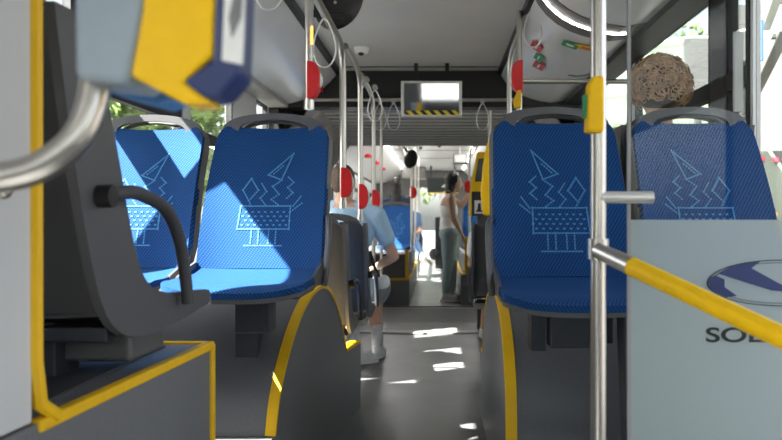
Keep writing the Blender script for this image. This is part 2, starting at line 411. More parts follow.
# ---------------- bellows joint
bl = MB(); NR = 13
for i in range(NR):
    y = 6.42 + i*.178; zz = 1.985 - .008*i
    prof = lambda e: [(-1.22+e, .0), (-1.22+e, zz-.25-e), (-1.0, zz-e), (.85, zz-e), (1.04-e, zz-.25-e), (1.04-e, 0)]
    o = [(-1.42, 0), (-1.42, 2.3), (1.24, 2.3), (1.24, 0)]
    pts_in = prof(.04); pts_o = prof(-.03)
    mid = y+.089
    for (ya, ea, yb, eb) in ((y, -.03, mid, .035), (mid, .035, y+.178, -.03)):
        A = prof(ea); B = prof(eb); mb2 = [(p[0], ya, p[1]) for p in A] + [(p[0], yb, p[1]) for p in B]
        th = [(p[0]*1.02 if abs(p[0]) > 1 else p[0], ya, p[1]+.01) for p in A] + [(p[0]*1.02 if abs(p[0]) > 1 else p[0], yb, p[1]+.01) for p in B]
        n = 6; fs = []
        for j in range(n-1):
            fs.append((j, j+1, n+j+1, n+j)); fs.append((12+j, 12+n+j, 12+n+j+1, 12+j+1))
        bl.add(mb2+th, fs)
struct('wall_bellows', bl, 'bellows', 'grey pleated bellows of the articulated joint', 'bellows')
for i in range(NR):
    y = 6.46 + i*.178; zz = 1.945 - .008*i
    build('pleat_rail', MB().box(-1.0, .85, y, y+.045, zz, zz+.014), 'wall_panel', bpy.data.objects['wall_bellows'])
# frames of the joint
def arch(y0, y1, inn, name, m, label):
    mb = MB(); x0, x1, z = inn
    mb.box(-1.42, x0, y0, y1, 0, 2.3); mb.box(x1, 1.24, y0, y1, 0, 2.3); mb.box(x0, x1, y0, y1, z, 2.3)
    return struct(name, mb, m, label, 'frame')
arch(6.2, 6.40, (-1.3, 1.12, 1.935), 'trim_5', 'black', 'black arch frame at the near end of the bellows')
arch(8.75, 8.95, (-1.24, 1.06, 1.90), 'trim_6', 'black', 'black arch frame at the far end of the bellows')
jf = MB(); jf.box(-1.35, 1.16, 7.0, 8.72, 0, .006)
jp = [(-.1+1.35*math.cos(a), 7.45+.72*math.sin(a)) for a in [math.pi+math.pi*i/28 for i in range(29)]]
jf.prism(jp, 'z', .0, .008)
jj = struct('floor_joint', jf, 'joint_floor', 'lighter grey ribbed turntable floor plate of the joint', 'floor plate')
rb = MB()
for i in range(20): rb.box(-1.0, .85, 6.95+i*.085, 6.965+i*.085, .006, .012)
build('anti_slip_rib', rb, 'joint_floor', jj)
build('threshold', MB().box(-1.3, 1.1, 8.72, 8.80, 0, .016), 'black', jj)
rim = MB()
rim.tube([(p[0], p[1], .008) for p in jp], .009, 6); build('rim', rim, 'beige_trim', jj)

# ---------------- rear section
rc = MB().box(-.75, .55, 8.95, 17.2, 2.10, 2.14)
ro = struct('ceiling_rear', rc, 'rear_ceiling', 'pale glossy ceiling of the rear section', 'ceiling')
s2 = MB()
for y in (10.4, 12.0, 13.6): s2.box(-.74, .54, y, y+.012, 2.094, 2.102)
build('panel_seam', s2, 'duct_dark', ro)
PL2 = [(-.75, 2.10), (-.9, 1.98), (-1.15, 1.84), (XL, 1.80)]; PR2 = [(.55, 2.10), (.7, 1.98), (.98, 1.84), (XR, 1.80)]
d3 = duct('trim_7', PL2, 8.95, 17.2, 'rear_ceiling', 'pale duct cover above the rear left windows')
d4 = duct('trim_8', PR2, 8.95, 17.2, 'rear_ceiling', 'pale duct cover above the rear right windows')
build('light_strip', MB().box(-.80, -.74, 9.2, 16.5, 2.085, 2.095), 'led_rear', d3)
build('light_strip', MB().box(.54, .60, 9.2, 16.5, 2.085, 2.095), 'led_rear', d4)
wr = MB().box(XL, XR, 17.1, 17.2, 1.72, 2.3).box(XL, -.5, 17.1, 17.2, 0, 1.72).box(.35, XR, 17.1, 17.2, 0, 1.72).box(-.5, .35, 17.1, 17.2, 0, .10)
we = struct('wall_rear', wr, 'duct_dark', 'far end wall of the bus around its windscreen')
struct('window_24', MB().box(-.5, .35, 17.13, 17.14, .10, 1.72), 'glass', 'bright windscreen at the far end of the bus', 'window')
sg = thing('destination_display', 'dark display hanging from the ceiling at the far end of the bus', 'display', (0, 15.6, 1.55))
build('casing', MB().box(-.22, .42, 15.6, 15.68, 1.56, 1.86), 'black', sg, bevel=.01)
build('screen', MB().box(-.18, .38, 15.592, 15.6, 1.60, 1.82), 'screen_dark', sg)
sy = MB()
for i, h in enumerate((.03, .055, .08, .105)): sy.box(.08+i*.035, .105+i*.035, 15.586, 15.592, 1.66, 1.66+h)
build('pictogram', sy, 'white', sg)
build('edge_strip', MB().box(-.22, .42, 15.59, 15.66, 1.535, 1.558), 'yellow', sg)
for q in (-.16, .33): build('bracket', MB().box(q, q+.03, 15.62, 15.65, 1.86, 2.1), 'dark_grey', sg)
hb = solo('roof_cabinet', MB().box(-.75, -.26, 15.9, 16.4, 1.86, 2.1), 'duct_dark', 'dark cabinet under the ceiling at the far left end of the bus', 'cabinet', bevel=.01)
cc = thing('equipment_cabinet', 'black cabinet with coat standing at the far end beside the standing woman', 'cabinet', (.05, 15.4, 0))
build('body', MB().box(-.06, .34, 15.4, 15.8, 0, 1.05), 'black', cc, bevel=.02)
build('bin', MB().ell((-.08, 15.3, .30), (.10, .10, .12)), 'black_rubber', cc, smooth=True)
cd2 = thing('luggage_rack', 'upright steel frame rack at the far left end of the aisle', 'rack', (-.42, 14.5, 0))
rk = MB()
for x in (-.52, -.36): rk.tube([(x, 14.5, 0), (x, 14.5, 1.60)], .02, 8)
rk.tube([(-.52, 14.5, 1.6), (-.36, 14.5, 1.6)], .02, 8)
build('frame', rk, 'steel', cd2, smooth='auto')
build('panel', MB().box(-.50, -.38, 14.49, 14.51, .9, 1.55), 'white', cd2)

# ================================================================== WHEEL ARCHES / PODIUMS
def wheel_arch(name, label, prof, xin, wallx, base_y, loc):
    # prof: (y, z) outline of the side panel's top; xin(y) = aisle plane
    t = thing(name, label, 'wheel arch', loc)
    sgn = 1 if wallx > xin(prof[0][0]) else -1
    mb = MB(); rs = []
    for (y, z) in prof: rs.append([(xin(y)+sgn*.004, y, 0), (xin(y)+sgn*.004, y, z), (wallx, y, z), (wallx, y, 0)])
    mb.rings(rs); build('housing', mb, 'podium', t, smooth='auto')
    mb = MB(); rs = []
    for (y, z) in prof: rs.append([(xin(y)-sgn*.004, y, 0), (xin(y)-sgn*.004, y, z), (xin(y)+sgn*.004, y, z), (xin(y)+sgn*.004, y, 0)])
    mb.rings(rs); build('side_panel', mb, 'podium_side', t, smooth='auto')
    return t, sgn
def edge_strip(t, prof, xin, sgn, wdt=.05, name='edge_strip'):
    mb = MB(); rs = []; P = [Vector(p) for p in prof]
    for i, p in enumerate(P):
        a = P[max(i-1, 0)]; b = P[min(i+1, len(P)-1)]; d = (b-a).normalized(); n = Vector((-d.y, d.x))
        o = p + n*.005; q = p - n*.010; x = xin(p.x)
        rs.append([(x-sgn*.007, q.x, q.y), (x-sgn*.007, o.x, o.y), (x+sgn*wdt, o.x, o.y), (x+sgn*wdt, q.x, q.y)])
    mb.rings(rs); return build(name, mb, 'yellow', t, smooth='auto')
xl = lambda y: -.425 - .095*(4.14-y)
curve = [Vector(p) for p in [(2.63,.275),(2.68,.40),(2.78,.52),(2.93,.635),(3.10,.71),(3.27,.735),(3.42,.71),(3.56,.63),(3.68,.51),(3.76,.40)]]
cl = [(p.x, p.y) for p in spline(curve, 4)]
profL = [(2.02, .27)] + cl + [(3.77, .375), (4.14, .36)]
wa, sg_ = wheel_arch('wheel_arch', 'dark grey rounded wheel arch with yellow edging under the left blue seats', profL, xl, XL+.001, 2.0, (-.95, 3.0, 0))
edge_strip(wa, cl, xl, sg_, .03)
edge_strip(wa, [(3.765, .395), (3.78, .375), (4.135, .36)], xl, sg_)
xr = lambda y: .23
cr_ = [Vector(p) for p in [(2.5,.30),(2.52,.45),(2.62,.59),(2.80,.69),(3.05,.735),(3.3,.715),(3.55,.64),(3.76,.50),(3.87,.36)]]
clr = [(p.x, p.y) for p in spline(cr_, 4)]
profR = [(2.1, .12), (2.46, .12), (2.47, .28)] + clr + [(3.89, .35), (4.0, .345)]
profR = [(2.47, .24)] + clr + [(3.89, .35), (4.0, .345)]
wb, sg_ = wheel_arch('wheel_arch', 'dark grey rounded wheel arch with yellow edging under the right blue seats', profR, xr, XR-.001, 2.4, (.7, 3.0, 0))
edge_strip(wb, clr, xr, sg_, .03)
edge_strip(wb, [(3.875, .36), (3.89, .35), (3.995, .345)], xr, sg_)
build('low_step', MB().box(.24, XR-.002, 1.9, 2.47, 0, .23), 'podium', wb)

# near podium on the left, carries the grey seat
pd = thing('seat_podium', 'dark grey box podium with yellow edge trim carrying the near grey seat', 'podium', (-1.0, 1.6, 0))
px = lambda y: -.64 + .06*(y-1.25)
mb = MB(); mb.prism([(px(.9), .9), (px(2.0), 2.0), (XL+.001, 2.0), (XL+.001, .9)], 'z', 0, .70); build('box', mb, 'podium_side', pd, bevel=.006)
tp = MB()
tp.prism([(px(1.22)+.006, 1.22), (px(2.0)+.006, 2.008), (px(2.0)-.018, 2.008), (px(1.22)-.018, 1.22)], 'z', .684, .706)
tp.box(px(2.0)-.022, px(2.0)+.008, 1.985, 2.010, 0, .70)
tp.box(-1.2, px(2.0)+.004, 1.985, 2.009, .685, .706)
build('edge_strip', tp, 'yellow', pd, bevel=.005)
build('anti_slip_top', MB().box(-1.37, -.70, 1.0, 1.95, .70, .704), 'dark_grey', pd)
pt = thing('partition_panel', 'tall pale grey partition panel with yellow edge at the left, nearest the viewer', 'partition', (-.66, .9, .70))
mb = MB(); mb.prism([(px(.5), .5), (px(1.205), 1.205), (px(1.205)-.03, 1.205), (px(.5)-.03, .5)], 'z', .705, 2.2); build('panel', mb, 'partition_grey', pt, bevel=.004)
mb = MB()
mb.tube([(px(1.21)+.0, 1.21, 2.2), (px(1.21), 1.212, .80), (px(1.23), 1.225, .73), (px(1.28), 1.27, .700)], .0125, 8); build('edge_strip', mb, 'yellow', pt, smooth='auto')
build('screw', MB().cap((px(1.0)+.006, 1.13, 1.07), .012, (px(1.0)+.010, 1.13, 1.07), .012), 'steel', pt, smooth=True)

# rear podiums
rp = thing('rear_podium', 'dark grey stepped podium with yellow edges under the rear left seats', 'podium', (-.85, 10, 0))
build('box', MB().box(XL+.001, -.34, 8.97, 12.4, 0, .31), 'podium_side', rp, bevel=.005)
build('upper_box', MB().box(XL+.001, -.36, 9.06, 11.7, .31, .60), 'podium', rp, bevel=.005)
build('edge_strip', MB().box(-.80, -.335, 8.965, 8.99, .295, .32).box(-.39, -.352, 9.04, 9.075, .31, .65).box(-.375, -.335, 8.97, 12.4, .30, .318), 'yellow', rp)
rq = thing('rear_podium', 'dark grey podium with yellow edges under the rear right seats', 'podium', (.7, 10, 0))
build('box', MB().box(.27, XR-.001, 8.97, 12.3, 0, .36), 'podium_side', rq, bevel=.005)
build('upper_box', MB().box(.33, XR-.001, 9.12, 12.2, .36, .56), 'podium', rq)
build('edge_strip', MB().box(.265, .30, 8.965, 12.3, .35, .37).box(.32, .355, 9.10, 9.13, .36, .80), 'yellow', rq)

# ================================================================== SEATS
W2 = .225
def back_pt(u, v, inset=0.0, off=0.0, zx=0.0, xs=0.0):
    uu = u*2-1
    hw = W2 - inset + xs - .012*v*v
    # rounded upper corners
    if v > .9: hw -= .03*((v-.9)/.1)**2.2
    x = uu*hw
    y = .015 + .235*v - .02*math.sin(math.pi*min(v*1.1, 1)) - .038*abs(uu)**3*(.9-.5*v)
    z = .075 + (.535+zx)*v - .010*(1-uu*uu)*v*v
    n = Vector((0.18*uu**3, -1, .38)).normalized() if False else Vector((.35*(-uu**3), -.92, .38)).normalized()
    return Vector((x, y, z)) - n*off, n
def seat_pt(u, v, off=0.0, xs=0.0):
    uu = u*2-1
    hw = W2 + xs - (.05*((v-.88)/.12)**2 if v > .88 else 0)
    x = uu*hw
    y = .03 - .42*v
    z =   .075 - .028*v + .014*abs(uu)**3 - .016*math.sin(math.pi*v) - (.022*((v-.8)/.2)**2 if v > .8 else 0)
    return Vector((x, y, z - off)), Vector((0, -.1, 1)).normalized()
def motif(mb, lines, dots):
    def quad(cx, cz, s, ang=0):
        u = (cx/(2*(W2-.01)))+.5; v = (cz-.075)/.535
        p, n = back_pt(u, v); pr, _ = back_pt(u+.01, v); pu, _ = back_pt(u, v+.01)
        ex = (pr-p).normalized(); ez = (pu-p).normalized(); nn = ex.cross(ez).normalized()
        if nn.y > 0: nn = -nn
        p = p + nn*.0025
        a = ex*math.cos(ang)+ez*math.sin(ang); b = -ex*math.sin(ang)+ez*math.cos(ang)
        q = [p-a*s*.62-b*s*.38, p+a*s*.62-b*s*.38, p+a*s*.62+b*s*.38, p-a*s*.62+b*s*.38]
        mb.add(q+[k-nn*.002 for k in q], [(0,1,2,3),(4,7,6,5),(0,4,5,1),(1,5,6,2),(2,6,7,3),(3,7,4,0)])
    for (a, b) in lines:
        a = Vector(a); b = Vector(b); n = max(1, int((b-a).length/.0085))
        for i in range(n+1):
            p = a.lerp(b, i/n); quad(p.x, p.y, .0062, math.atan2(b.y-a.y, b.x-a.x))
    for d in dots: quad(d[0], d[1], .007)
def make_seat(fabric_motif=True, flip=1):
    """faces -Y; origin at the middle of the back's foot, level with the pan's underside"""
    r = thing('bus_chair', 'blue bus seat', 'seat', (0, 0, 0))
    b = MB().sheet(lambda u, v: back_pt(u, v, .004), 22, 26, .028); build('backrest_pad', b, 'blue_fabric', r, smooth='auto', world=False, uvxz=(0, 2))
    s = MB().sheet(lambda u, v: seat_pt(u, v), 18, 20, .026); build('seat_pad', s, 'blue_fabric', r, smooth='auto', world=False, uvxz=(0, 1))
    sh = MB().sheet(lambda u, v: back_pt(u, v, .006, .018, .010, .001), 22, 26, .034)
    build('backrest_shell', sh, 'grey_shell', r, smooth='auto', world=False)
    ps = MB().sheet(lambda u, v: seat_pt(u, v, .020, .005), 18, 20, .013); po = build('seat_pan', ps, 'grey_shell', r, smooth='auto', world=False)
    # side wings joining pan and back
    for q in (-1, 1):
        wg = MB(); x = q*(W2-.001)
        wg.prism([(.075, .04), (.10, .16), (.12, .30), (.085, .30), (.05, .17), (-.01, .10), (-.10, .085), (-.20, .06), (-.20, .03), (0, .02)], 'x', x-.005, x+.005)
        build('side_wing', wg, 'grey_shell', r, smooth='auto', world=False)
    # grab handle on top: arc with an opening
    h = MB(); out = []; inn = []; n = 20
    ztop = .60
    for i in range(n+1):
        a = math.pi*i/n; out.append((-math.cos(a)*.198, ztop-.012+.072*math.sin(a)**.75))
        inn.append((-math.cos(a)*.135, ztop-.008+.043*math.sin(a)**.8))
    rs = []
    for o_, i_ in zip(out, inn):
        rs.append([(o_[0], .238, o_[1]), (i_[0], .238, i_[1]), (i_[0], .262, i_[1]), (o_[0], .262, o_[1])])
    h.rings(rs); build('grab_handle', h, 'grey_shell', r, smooth='auto', bevel=.004, world=False)
    h2 = MB().tube([(-.14, .272, ztop-.02), (-.10, .283, ztop+.018), (0, .288, ztop+.034), (.10, .283, ztop+.018), (.14, .272, ztop-.02)], .008, 8, smooth=4)
    build('rear_rail', h2, 'grey_shell', r, smooth='auto', world=False)
    g = MB().tube([(flip*.236, .06, .26), (flip*.245, .015, .24), (flip*.247, -.02, .16), (flip*.243, -.045, .06), (flip*.236, -.04, .02)], .011, 8, smooth=4)
    build('side_grip', g, 'grey_shell', r, smooth='auto', world=False)
    br = MB().box(-.06, .06, -.10, .0, -.14, .03).box(-.19, .19, -.28, .04, -.005, .025); build('bracket', br, 'bracket', r, world=False, bevel=.004)
    if fabric_motif:
        m = MB(); L = []
        def poly(pts, closed=False):
            for i in range(len(pts)-(0 if closed else 1)): L.append((pts[i], pts[(i+1) % len(pts)]))
        f_ = flip
        poly([(.0*f_, .42), (.085*f_, .505), (.05*f_, .40)], True)                 # tall triangle
        poly([(.02*f_, .425), (.05*f_, .455)])
        poly([(-.06*f_, .32), (-.05*f_, .30)])
        poly([(-.085*f_, .36), (-.06*f_, .405), (-.03*f_, .36), (-.06*f_, .32)], True)    # diamond
        poly([(-.02*f_, .385), (.0*f_, .355), (-.02*f_, .33), (.0*f_, .305)])
        poly([(.05*f_, .398), (.02*f_, .375), (.045*f_, .345), (.02*f_, .325), (.045*f_, .305)])
        poly([(.075*f_, .41), (.095*f_, .39), (.075*f_, .37), (.095*f_, .35), (.075*f_, .33)])
        poly([(.10*f_, .30), (.125*f_, .335)]); poly([(.10*f_, .285), (.13*f_, .31)])
        poly([(-.085*f_, .30), (.09*f_, .30), (.09*f_, .215), (-.09*f_, .215)], True)  # dotted block
        for q in (-.04, -.015, .02, .045): poly([(q*f_, .215), (q*f_, .165)])
        poly([(-.06*f_, .155), (.065*f_, .155)])
        D = [(f_*(-.075+.022*i+(.011 if j % 2 else 0)), .23+.016*j) for i in range(8) for j in range(4)]
        motif(m, L, D)
        build('stitched_motif', m, 'stitch', r, world=False)
    return r
def add_arm(r, q):
    for k in (-1, 1):
        pr = [(.315,.60),(.275,.42),(.215,.22),(.16,.09),(.09,.025),(-.02,.0),(-.2,.005),(-.34,.02),(-.405,.03),(-.40,.06),(-.3,.068),(-.13,.08),(-.03,.115),(.03,.20),(.115,.42),(.20,.60)]
        pp = [(p.x, p.y) for p in spline([Vector(p) for p in pr], 3)]
        build('shell_cheek', MB().prism(pp, 'x', k*.222, k*.240), 'grey_shell', r, world=False, bevel=.006, smooth='auto')
    a = MB().tube([(q*.25, .17, .285), (q*.262, .09, .295), (q*.264, .02, .287), (q*.265, -.07, .262), (q*.265, -.14, .20), (q*.263, -.18, .12), (q*.262, -.20, .05)], .014, 10, smooth=5)
    o = build('armrest', a, 'dark_grey', r, smooth='auto', world=False)
    build('pivot', MB().tube([(q*.225, .17, .285), (q*.268, .17, .285)], .021, 12), 'black', o, smooth='auto', world=False)
    return r
def place(o, label, x, y, z, rz=0, group=None, sx=1):
    o.location = (x, y, z); o.rotation_euler = (0, 0, rz); tag(o, label)
    if group: o['group'] = group
    return o
seatL = make_seat(True, 1)
place(seatL, 'blue seat half in sun with pale stitched pattern, aisle side of the left pair', -.635, 2.70, .775, 0, 'blue seats facing the viewer')
s2_ = place(copy_tree(seatL), 'brightly sunlit blue seat beside the window, left of the left pair', -1.125, 2.74, .775)
def kill(o, *names):
    for ch in list(o.children):
        if any(ch.name.startswith(n) for n in names):
            for g in list(ch.children): bpy.data.objects.remove(g)
            bpy.data.objects.remove(ch)
kill(s2_, 'side_grip')
seatR = make_seat(True, -1)
place(seatR, 'blue seat behind the steel pole, aisle side of the right pair', .41, 2.46, .765, 0, 'blue seats facing the viewer')
s3_ = place(copy_tree(seatR), 'blue seat seen through the glass screen, beside the right window', .90, 2.46, .765)
kill(s3_, 'side_grip', 'bracket')
ub = MB().box(-.80, -.76, 2.76, 2.86, .54, .66).box(-1.2, -1.16, 2.80, 2.88, .52, .66)
plain = make_seat(False, 1); add_arm(plain, -1)
g1 = place(plain, 'near grey-backed seat facing away, standing on the yellow-edged podium', -.85, 1.57, .785, math.pi-R(3), 'grey-backed seats facing away')
build('mounting_beam', MB().box(-.20, .16, -.22, -.04, -.06, .01), 'grey_shell', g1, world=False, bevel=.01)
def away(label, x, y, z, arm=True, q=-1):
    o = copy_tree(plain); place(o, label, x, y, z, math.pi); kill(o, 'bracket', 'mounting_beam')
    return o
away('grey-backed seat just behind the left wheel arch, nearer the viewer than the man in blue', -.705, 4.14, .40)
away('grey-backed seat right behind the man in the light blue T-shirt', -.665, 4.80, .40)
away('grey-backed seat on the right of the aisle with a passenger in a white shirt', .48, 5.68, .40)
away('seat behind the right wheel arch carrying the curly-haired passenger', .90, 3.05, .765)
r1 = copy_tree(seatL); place(r1, 'blue seat on the rear left podium in front of the black-haired passenger', -.59, 10.4, .60)
r2 = copy_tree(seatR); place(r2, 'shaded blue seat on the rear right podium beside the standing woman', .56, 10.2, .60)
r3 = copy_tree(seatL); place(r3, 'small blue seat farthest back on the left side', -.52, 13.4, .45)
for o in (r1, r2, r3): o['group'] = 'rear blue seats'; kill(o, 'bracket')
# ---------------- supports under the seats
solo('seat_support', MB().box(-.74, -.66, 2.78, 2.88, .52, .66), 'bracket', 'dark steel support under the left aisle blue seat', 'support')
us = thing('seat_support', 'dark steel support boxes under the right blue seats', 'support', (.6, 2.5, .3))
build('post', MB().box(.295, .34, 2.40, 2.50, .61, .765), 'bracket', us)
build('box', MB().box(.47, .56, 2.42, 2.55, .63, .765), 'bracket', us, bevel=.006)
build('side_cover', MB().prism([(.58, .24), (.76, .24), (.74, .74), (.56, .74)], 'y', 2.30, 2.40), 'dark_grey', us, bevel=.01)
for (x, y, lab) in ((-.70, 4.20, 'steel pedestal under the nearer grey-backed seat on the left'), (-.67, 4.9, 'steel pedestal under the seat of the man in blue'), (.48, 5.78, 'steel pedestal under the grey-backed seat on the right')):
    t = thing('seat_pedestal', lab, 'pedestal', (x, y, 0), 0, 'seat pedestals')
    build('post', MB().box(x-.03, x+.03, y-.02, y+.06, .015, .27), 'dark_grey', t)
    build('foot', MB().box(x-.15, x+.15, y-.10, y+.16, 0, .015), 'dark_grey', t)
    build('beam', MB().box(x-.20, x+.20, y-.03, y+.24, .34, .385), 'beige_trim', t)

# ================================================================== POLES, RAILS
def pole(label, pts, r=.0165, smooth=0, collar=None, group='grab poles', name='grab_pole'):
    base = min(pts, key=lambda p: p[2])
    t = thing(name, label, 'pole', base, 0, group)
    mb = MB().tube(pts, r, 14, smooth=smooth); build('tube', mb, 'steel', t, smooth='auto')
    if collar is not None:
        for (x, y, z) in collar: build('collar', MB().tube([(x, y, z-.018), (x, y, z+.018)], r*1.25, 12), 'steel', t, smooth='auto')
    return t
pole('steel grab pole rising from the top corner of the left aisle blue seat', [(-.50, 2.95, 1.45), (-.50, 2.95, 2.23)], collar=[(-.50, 2.95, 1.47)])
pole('steel grab pole bent at its top, in front of the man in blue', [(-.50, 3.0, 1.93), (-.50, 3.6, 1.93), (-.50, 3.88, 1.92), (-.50, 3.98, 1.85), (-.50, 4.0, 1.70), (-.50, 4.0, 1.40), (-.50, 4.0, 1.08)], .018, 4, [(-.50, 4.0, 1.10), (-.50, 3.05, 1.93)])
pole('second bent steel grab pole on the left, over the blue-shirted shoulder', [(-.49, 4.02, 1.94), (-.49, 4.5, 1.94), (-.49, 4.70, 1.92), (-.49, 4.79, 1.84), (-.49, 4.8, 1.6), (-.49, 4.8, 1.3), (-.49, 4.8, 1.02)], .0165, 4, [(-.49, 4.8, 1.03)])
pole('third steel grab pole on the left, just before the bellows', [(-.49, 4.82, 1.94), (-.49, 5.4, 1.94), (-.49, 5.66, 1.92), (-.49, 5.76, 1.82), (-.49, 5.78, 1.5), (-.49, 5.78, .8), (-.49, 5.78, 0)], .0155, 4)
pole('thin dark pole at the left end of the bellows', [(-.485, 6.5, 0), (-.485, 6.5, 1.95)], .012)
pole('left ceiling grab rail overhead near the viewer', [(-.50, .4, 1.93), (-.50, 2.93, 1.93)], .0165, name='grab_rail', group='ceiling rails')
pole('near straight steel pole in front of the right blue seat', [(.35, 1.66, .0), (.35, 1.66, 2.20)], .0175, collar=[(.35, 1.66, .02)])
pole('steel pole rising behind the right blue seats with a red stop button', [(.47, 4.4, 1.05), (.47, 4.4, 2.23)], .0165)
pole('bent steel pole behind the red stop button on the right', [(.52, 4.3, 2.22), (.49, 4.55, 2.15), (.455, 4.74, 2.05), (.45, 4.8, 1.9), (.45, 4.8, 1.5), (.45, 4.8, .9), (.45, 4.8, 0)], .0155, 4)
pole('far bent steel pole on the right at the bellows', [(.60, 6.1, 2.2), (.52, 6.3, 2.12), (.455, 6.43, 2.0), (.44, 6.46, 1.85), (.44, 6.46, 1.5), (.44, 6.46, .8), (.44, 6.46, 0)], .0155, 4)
pole('horizontal steel rail across the right window behind the yellow button', [(.47, 4.4, 1.82), (1.16, 4.4, 1.82)], .014, name='grab_rail', group='ceiling rails', collar=None)
pole('horizontal steel rail crossing the bus before the bellows', [(-1.0, 6.15, 1.985), (.66, 6.15, 1.985)], .014, name='grab_rail', group='ceiling rails')
pole('rear left grab pole bent over the blue seat', [(-.62, 8.98, 2.02), (-.50, 9.2, 1.98), (-.36, 9.6, 1.85), (-.34, 9.8, 1.7), (-.34, 9.8, 1.3), (-.34, 9.8, .32)], .0155, 4)
pole('rear left straight grab pole behind the bent one', [(-.34, 11.4, .65), (-.34, 11.4, 2.1)], .0155)
pole('farthest straight grab pole on the left', [(-.34, 13.2, 0), (-.34, 13.2, 2.1)], .0155)
pole('rear right grab pole held by the standing woman', [(.62, 8.98, 2.05), (.52, 9.2, 1.98), (.41, 9.45, 1.86), (.395, 9.55, 1.7), (.395, 9.55, 1.3), (.395, 9.55, .37)], .0155, 4)
pole('rear right ceiling rail beyond the standing woman', [(.50, 9.6, 1.95), (.50, 13.5, 1.95)], .0155, name='grab_rail', group='ceiling rails')
pole('rear left ceiling rail above the black-haired passenger', [(-.50, 9.6, 1.95), (-.50, 13.5, 1.95)], .0155, name='grab_rail', group='ceiling rails')
for t_, x_ in ((bpy.data.objects['grab_rail.003'], .50), (bpy.data.objects['grab_rail.004'], -.50)):
    for y_ in (9.7, 11.5, 13.4): build('hanger', MB().tube([(x_, y_, 1.95), (x_, y_, 2.105)], .012, 8), 'steel', t_)
# tube stub from the near pole to the glass
st = solo('rail_stub', MB().tube([(.352, 1.655, 1.075), (.468, 1.655, 1.075)], .0135, 14), 'wire', 'short pale tube joining the near pole to the glass screen', 'rail', smooth='auto')
hr = thing('door_handrail', 'yellow sloping handrail beside the glass screen at the door', 'handrail', (.45, 1.5, .84))
A = Vector((.345, 1.64, .960)); B = Vector((.60, 1.20, .815)); q1 = A.lerp(B, .20)
build('grip', MB().tube([q1, B, B+(B-A)*.4], .0195, 18), 'yellow_gloss', hr, smooth='auto')
build('sleeve', MB().tube([A, q1], [.017, .020], 16), 'steel', hr, smooth='auto')
build('pole_clamp', MB().tube([(.35, 1.66, .940), (.35, 1.66, .985)], .024, 16), 'steel', hr, smooth='auto')

# stop buttons
def stop_button(label, x, y, z, m='red', rz=0, h=.16, wd=.05, dp=.07, side=1, group='red stop buttons'):
    t = thing('stop_button', label, 'stop button', (x, y, z-h/2), 0, group)
    pr = []
    for i in range(17):
        a = -math.pi/2 + math.pi*i/16; pr.append((x+side*(-.012+dp*max(0, math.cos(a))**.7), z+h/2*math.sin(a)))
    mb = MB().prism([(x-side*.018, z-h/2), *pr, (x-side*.018, z+h/2)], 'y', y-wd/2, y+wd/2)
    build('housing', mb, m, t, bevel=.006)
    build('button', MB().ell((x+side*(dp-.014), y-.002, z), (.010, wd*.32, h*.20)), 'white' if m == 'red' else 'green_label', t, smooth=True)
    return t
stop_button('red stop button on the pole above the left aisle blue seat', -.485, 2.93, 1.56, h=.145, dp=.045)
stop_button('large red stop button nearest the man\'s head on the left', -.49, 3.985, 1.215, dp=.055)
stop_button('red stop button on the second left pole beyond the man\'s head', -.48, 4.79, 1.165, dp=.055)
stop_button('red stop button on the third left pole before the bellows', -.48, 5.77, 1.165, dp=.055)
stop_button('red stop button on the pole behind the right blue seats', .47, 4.39, 1.845, side=-1, h=.19, dp=.06)
stop_button('red stop button on the rear left pole', -.33, 9.79, 1.36, h=.16)
stop_button('red stop button on the rear right pole near the woman\'s hand', .385, 9.54, 1.42, side=-1, h=.16)
yb = thing('door_button', 'yellow door request button with green face on the near right pole', 'button', (.33, 1.65, 1.21))
build('housing', MB().prism([(.318, 1.214), (.322, 1.315), (.333, 1.335), (.356, 1.335), (.356, 1.214)], 'y', 1.625, 1.665), 'yellow_gloss', yb, bevel=.006)
build('label', MB().box(.314, .320, 1.632, 1.655, 1.245, 1.295), 'green_label', yb)
solo('pole_tag', MB().prism([(.43, 1.70), (.455, 1.76), (.475, 1.76), (.475, 1.66), (.44, 1.66)], 'y', 4.33, 4.39), 'yellow', 'small yellow button under the red one on the right pole', 'button', bevel=.005)
am = solo('indicator_light', MB().box(-.49, -.482, 2.928, 2.936, 1.70, 1.77), 'amber', 'small amber indicator on the left pole above the red button', 'light')

# strap handles: wire loops
def strap(label, x, y, z, s=1.0, tilt=0):
    t = thing('strap_handle', label, 'strap handle', (x, y, z-.22*s), 0, 'wire strap handles')
    lp = [(x, y, z), (x-.035*s, y, z-.06*s), (x-.05*s, y, z-.14*s), (x-.03*s, y, z-.20*s), (x, y, z-.215*s), (x+.03*s, y, z-.20*s), (x+.05*s, y, z-.14*s), (x+.035*s, y, z-.06*s)]
    build('loop', MB().tube(lp, .0042, 8, closed=True, smooth=4), 'wire', t, smooth='auto')
    build('clip', MB().tube([(x, y-.02, z+.02), (x, y+.02, z+.02)], .019, 12), 'steel', t, smooth='auto')
for (x, y, z, lab) in ((-.555, 2.5, 1.93, 'wire strap handle loop nearest the viewer at the top left'), (-.50, 3.35, 1.91, 'wire strap handle loop behind the first left pole'),
                       (-.47, 5.0, 1.92, 'wire strap handle beside the second left pole'), (-.44, 5.3, 1.92, 'wire strap handle just beyond the second left pole'),
                       (-.47, 6.15, 1.955, 'wire strap handle by the third left pole'), (-.36, 6.15, 1.955, 'wire strap handle hanging before the bellows on the left'),
                       (.53, 4.25, 2.20, 'wire strap handle loop above the red stop button on the right'), (.36, 6.15, 1.955, 'wire strap handle hanging before the bellows on the right')):
    strap(lab, x, y, z)

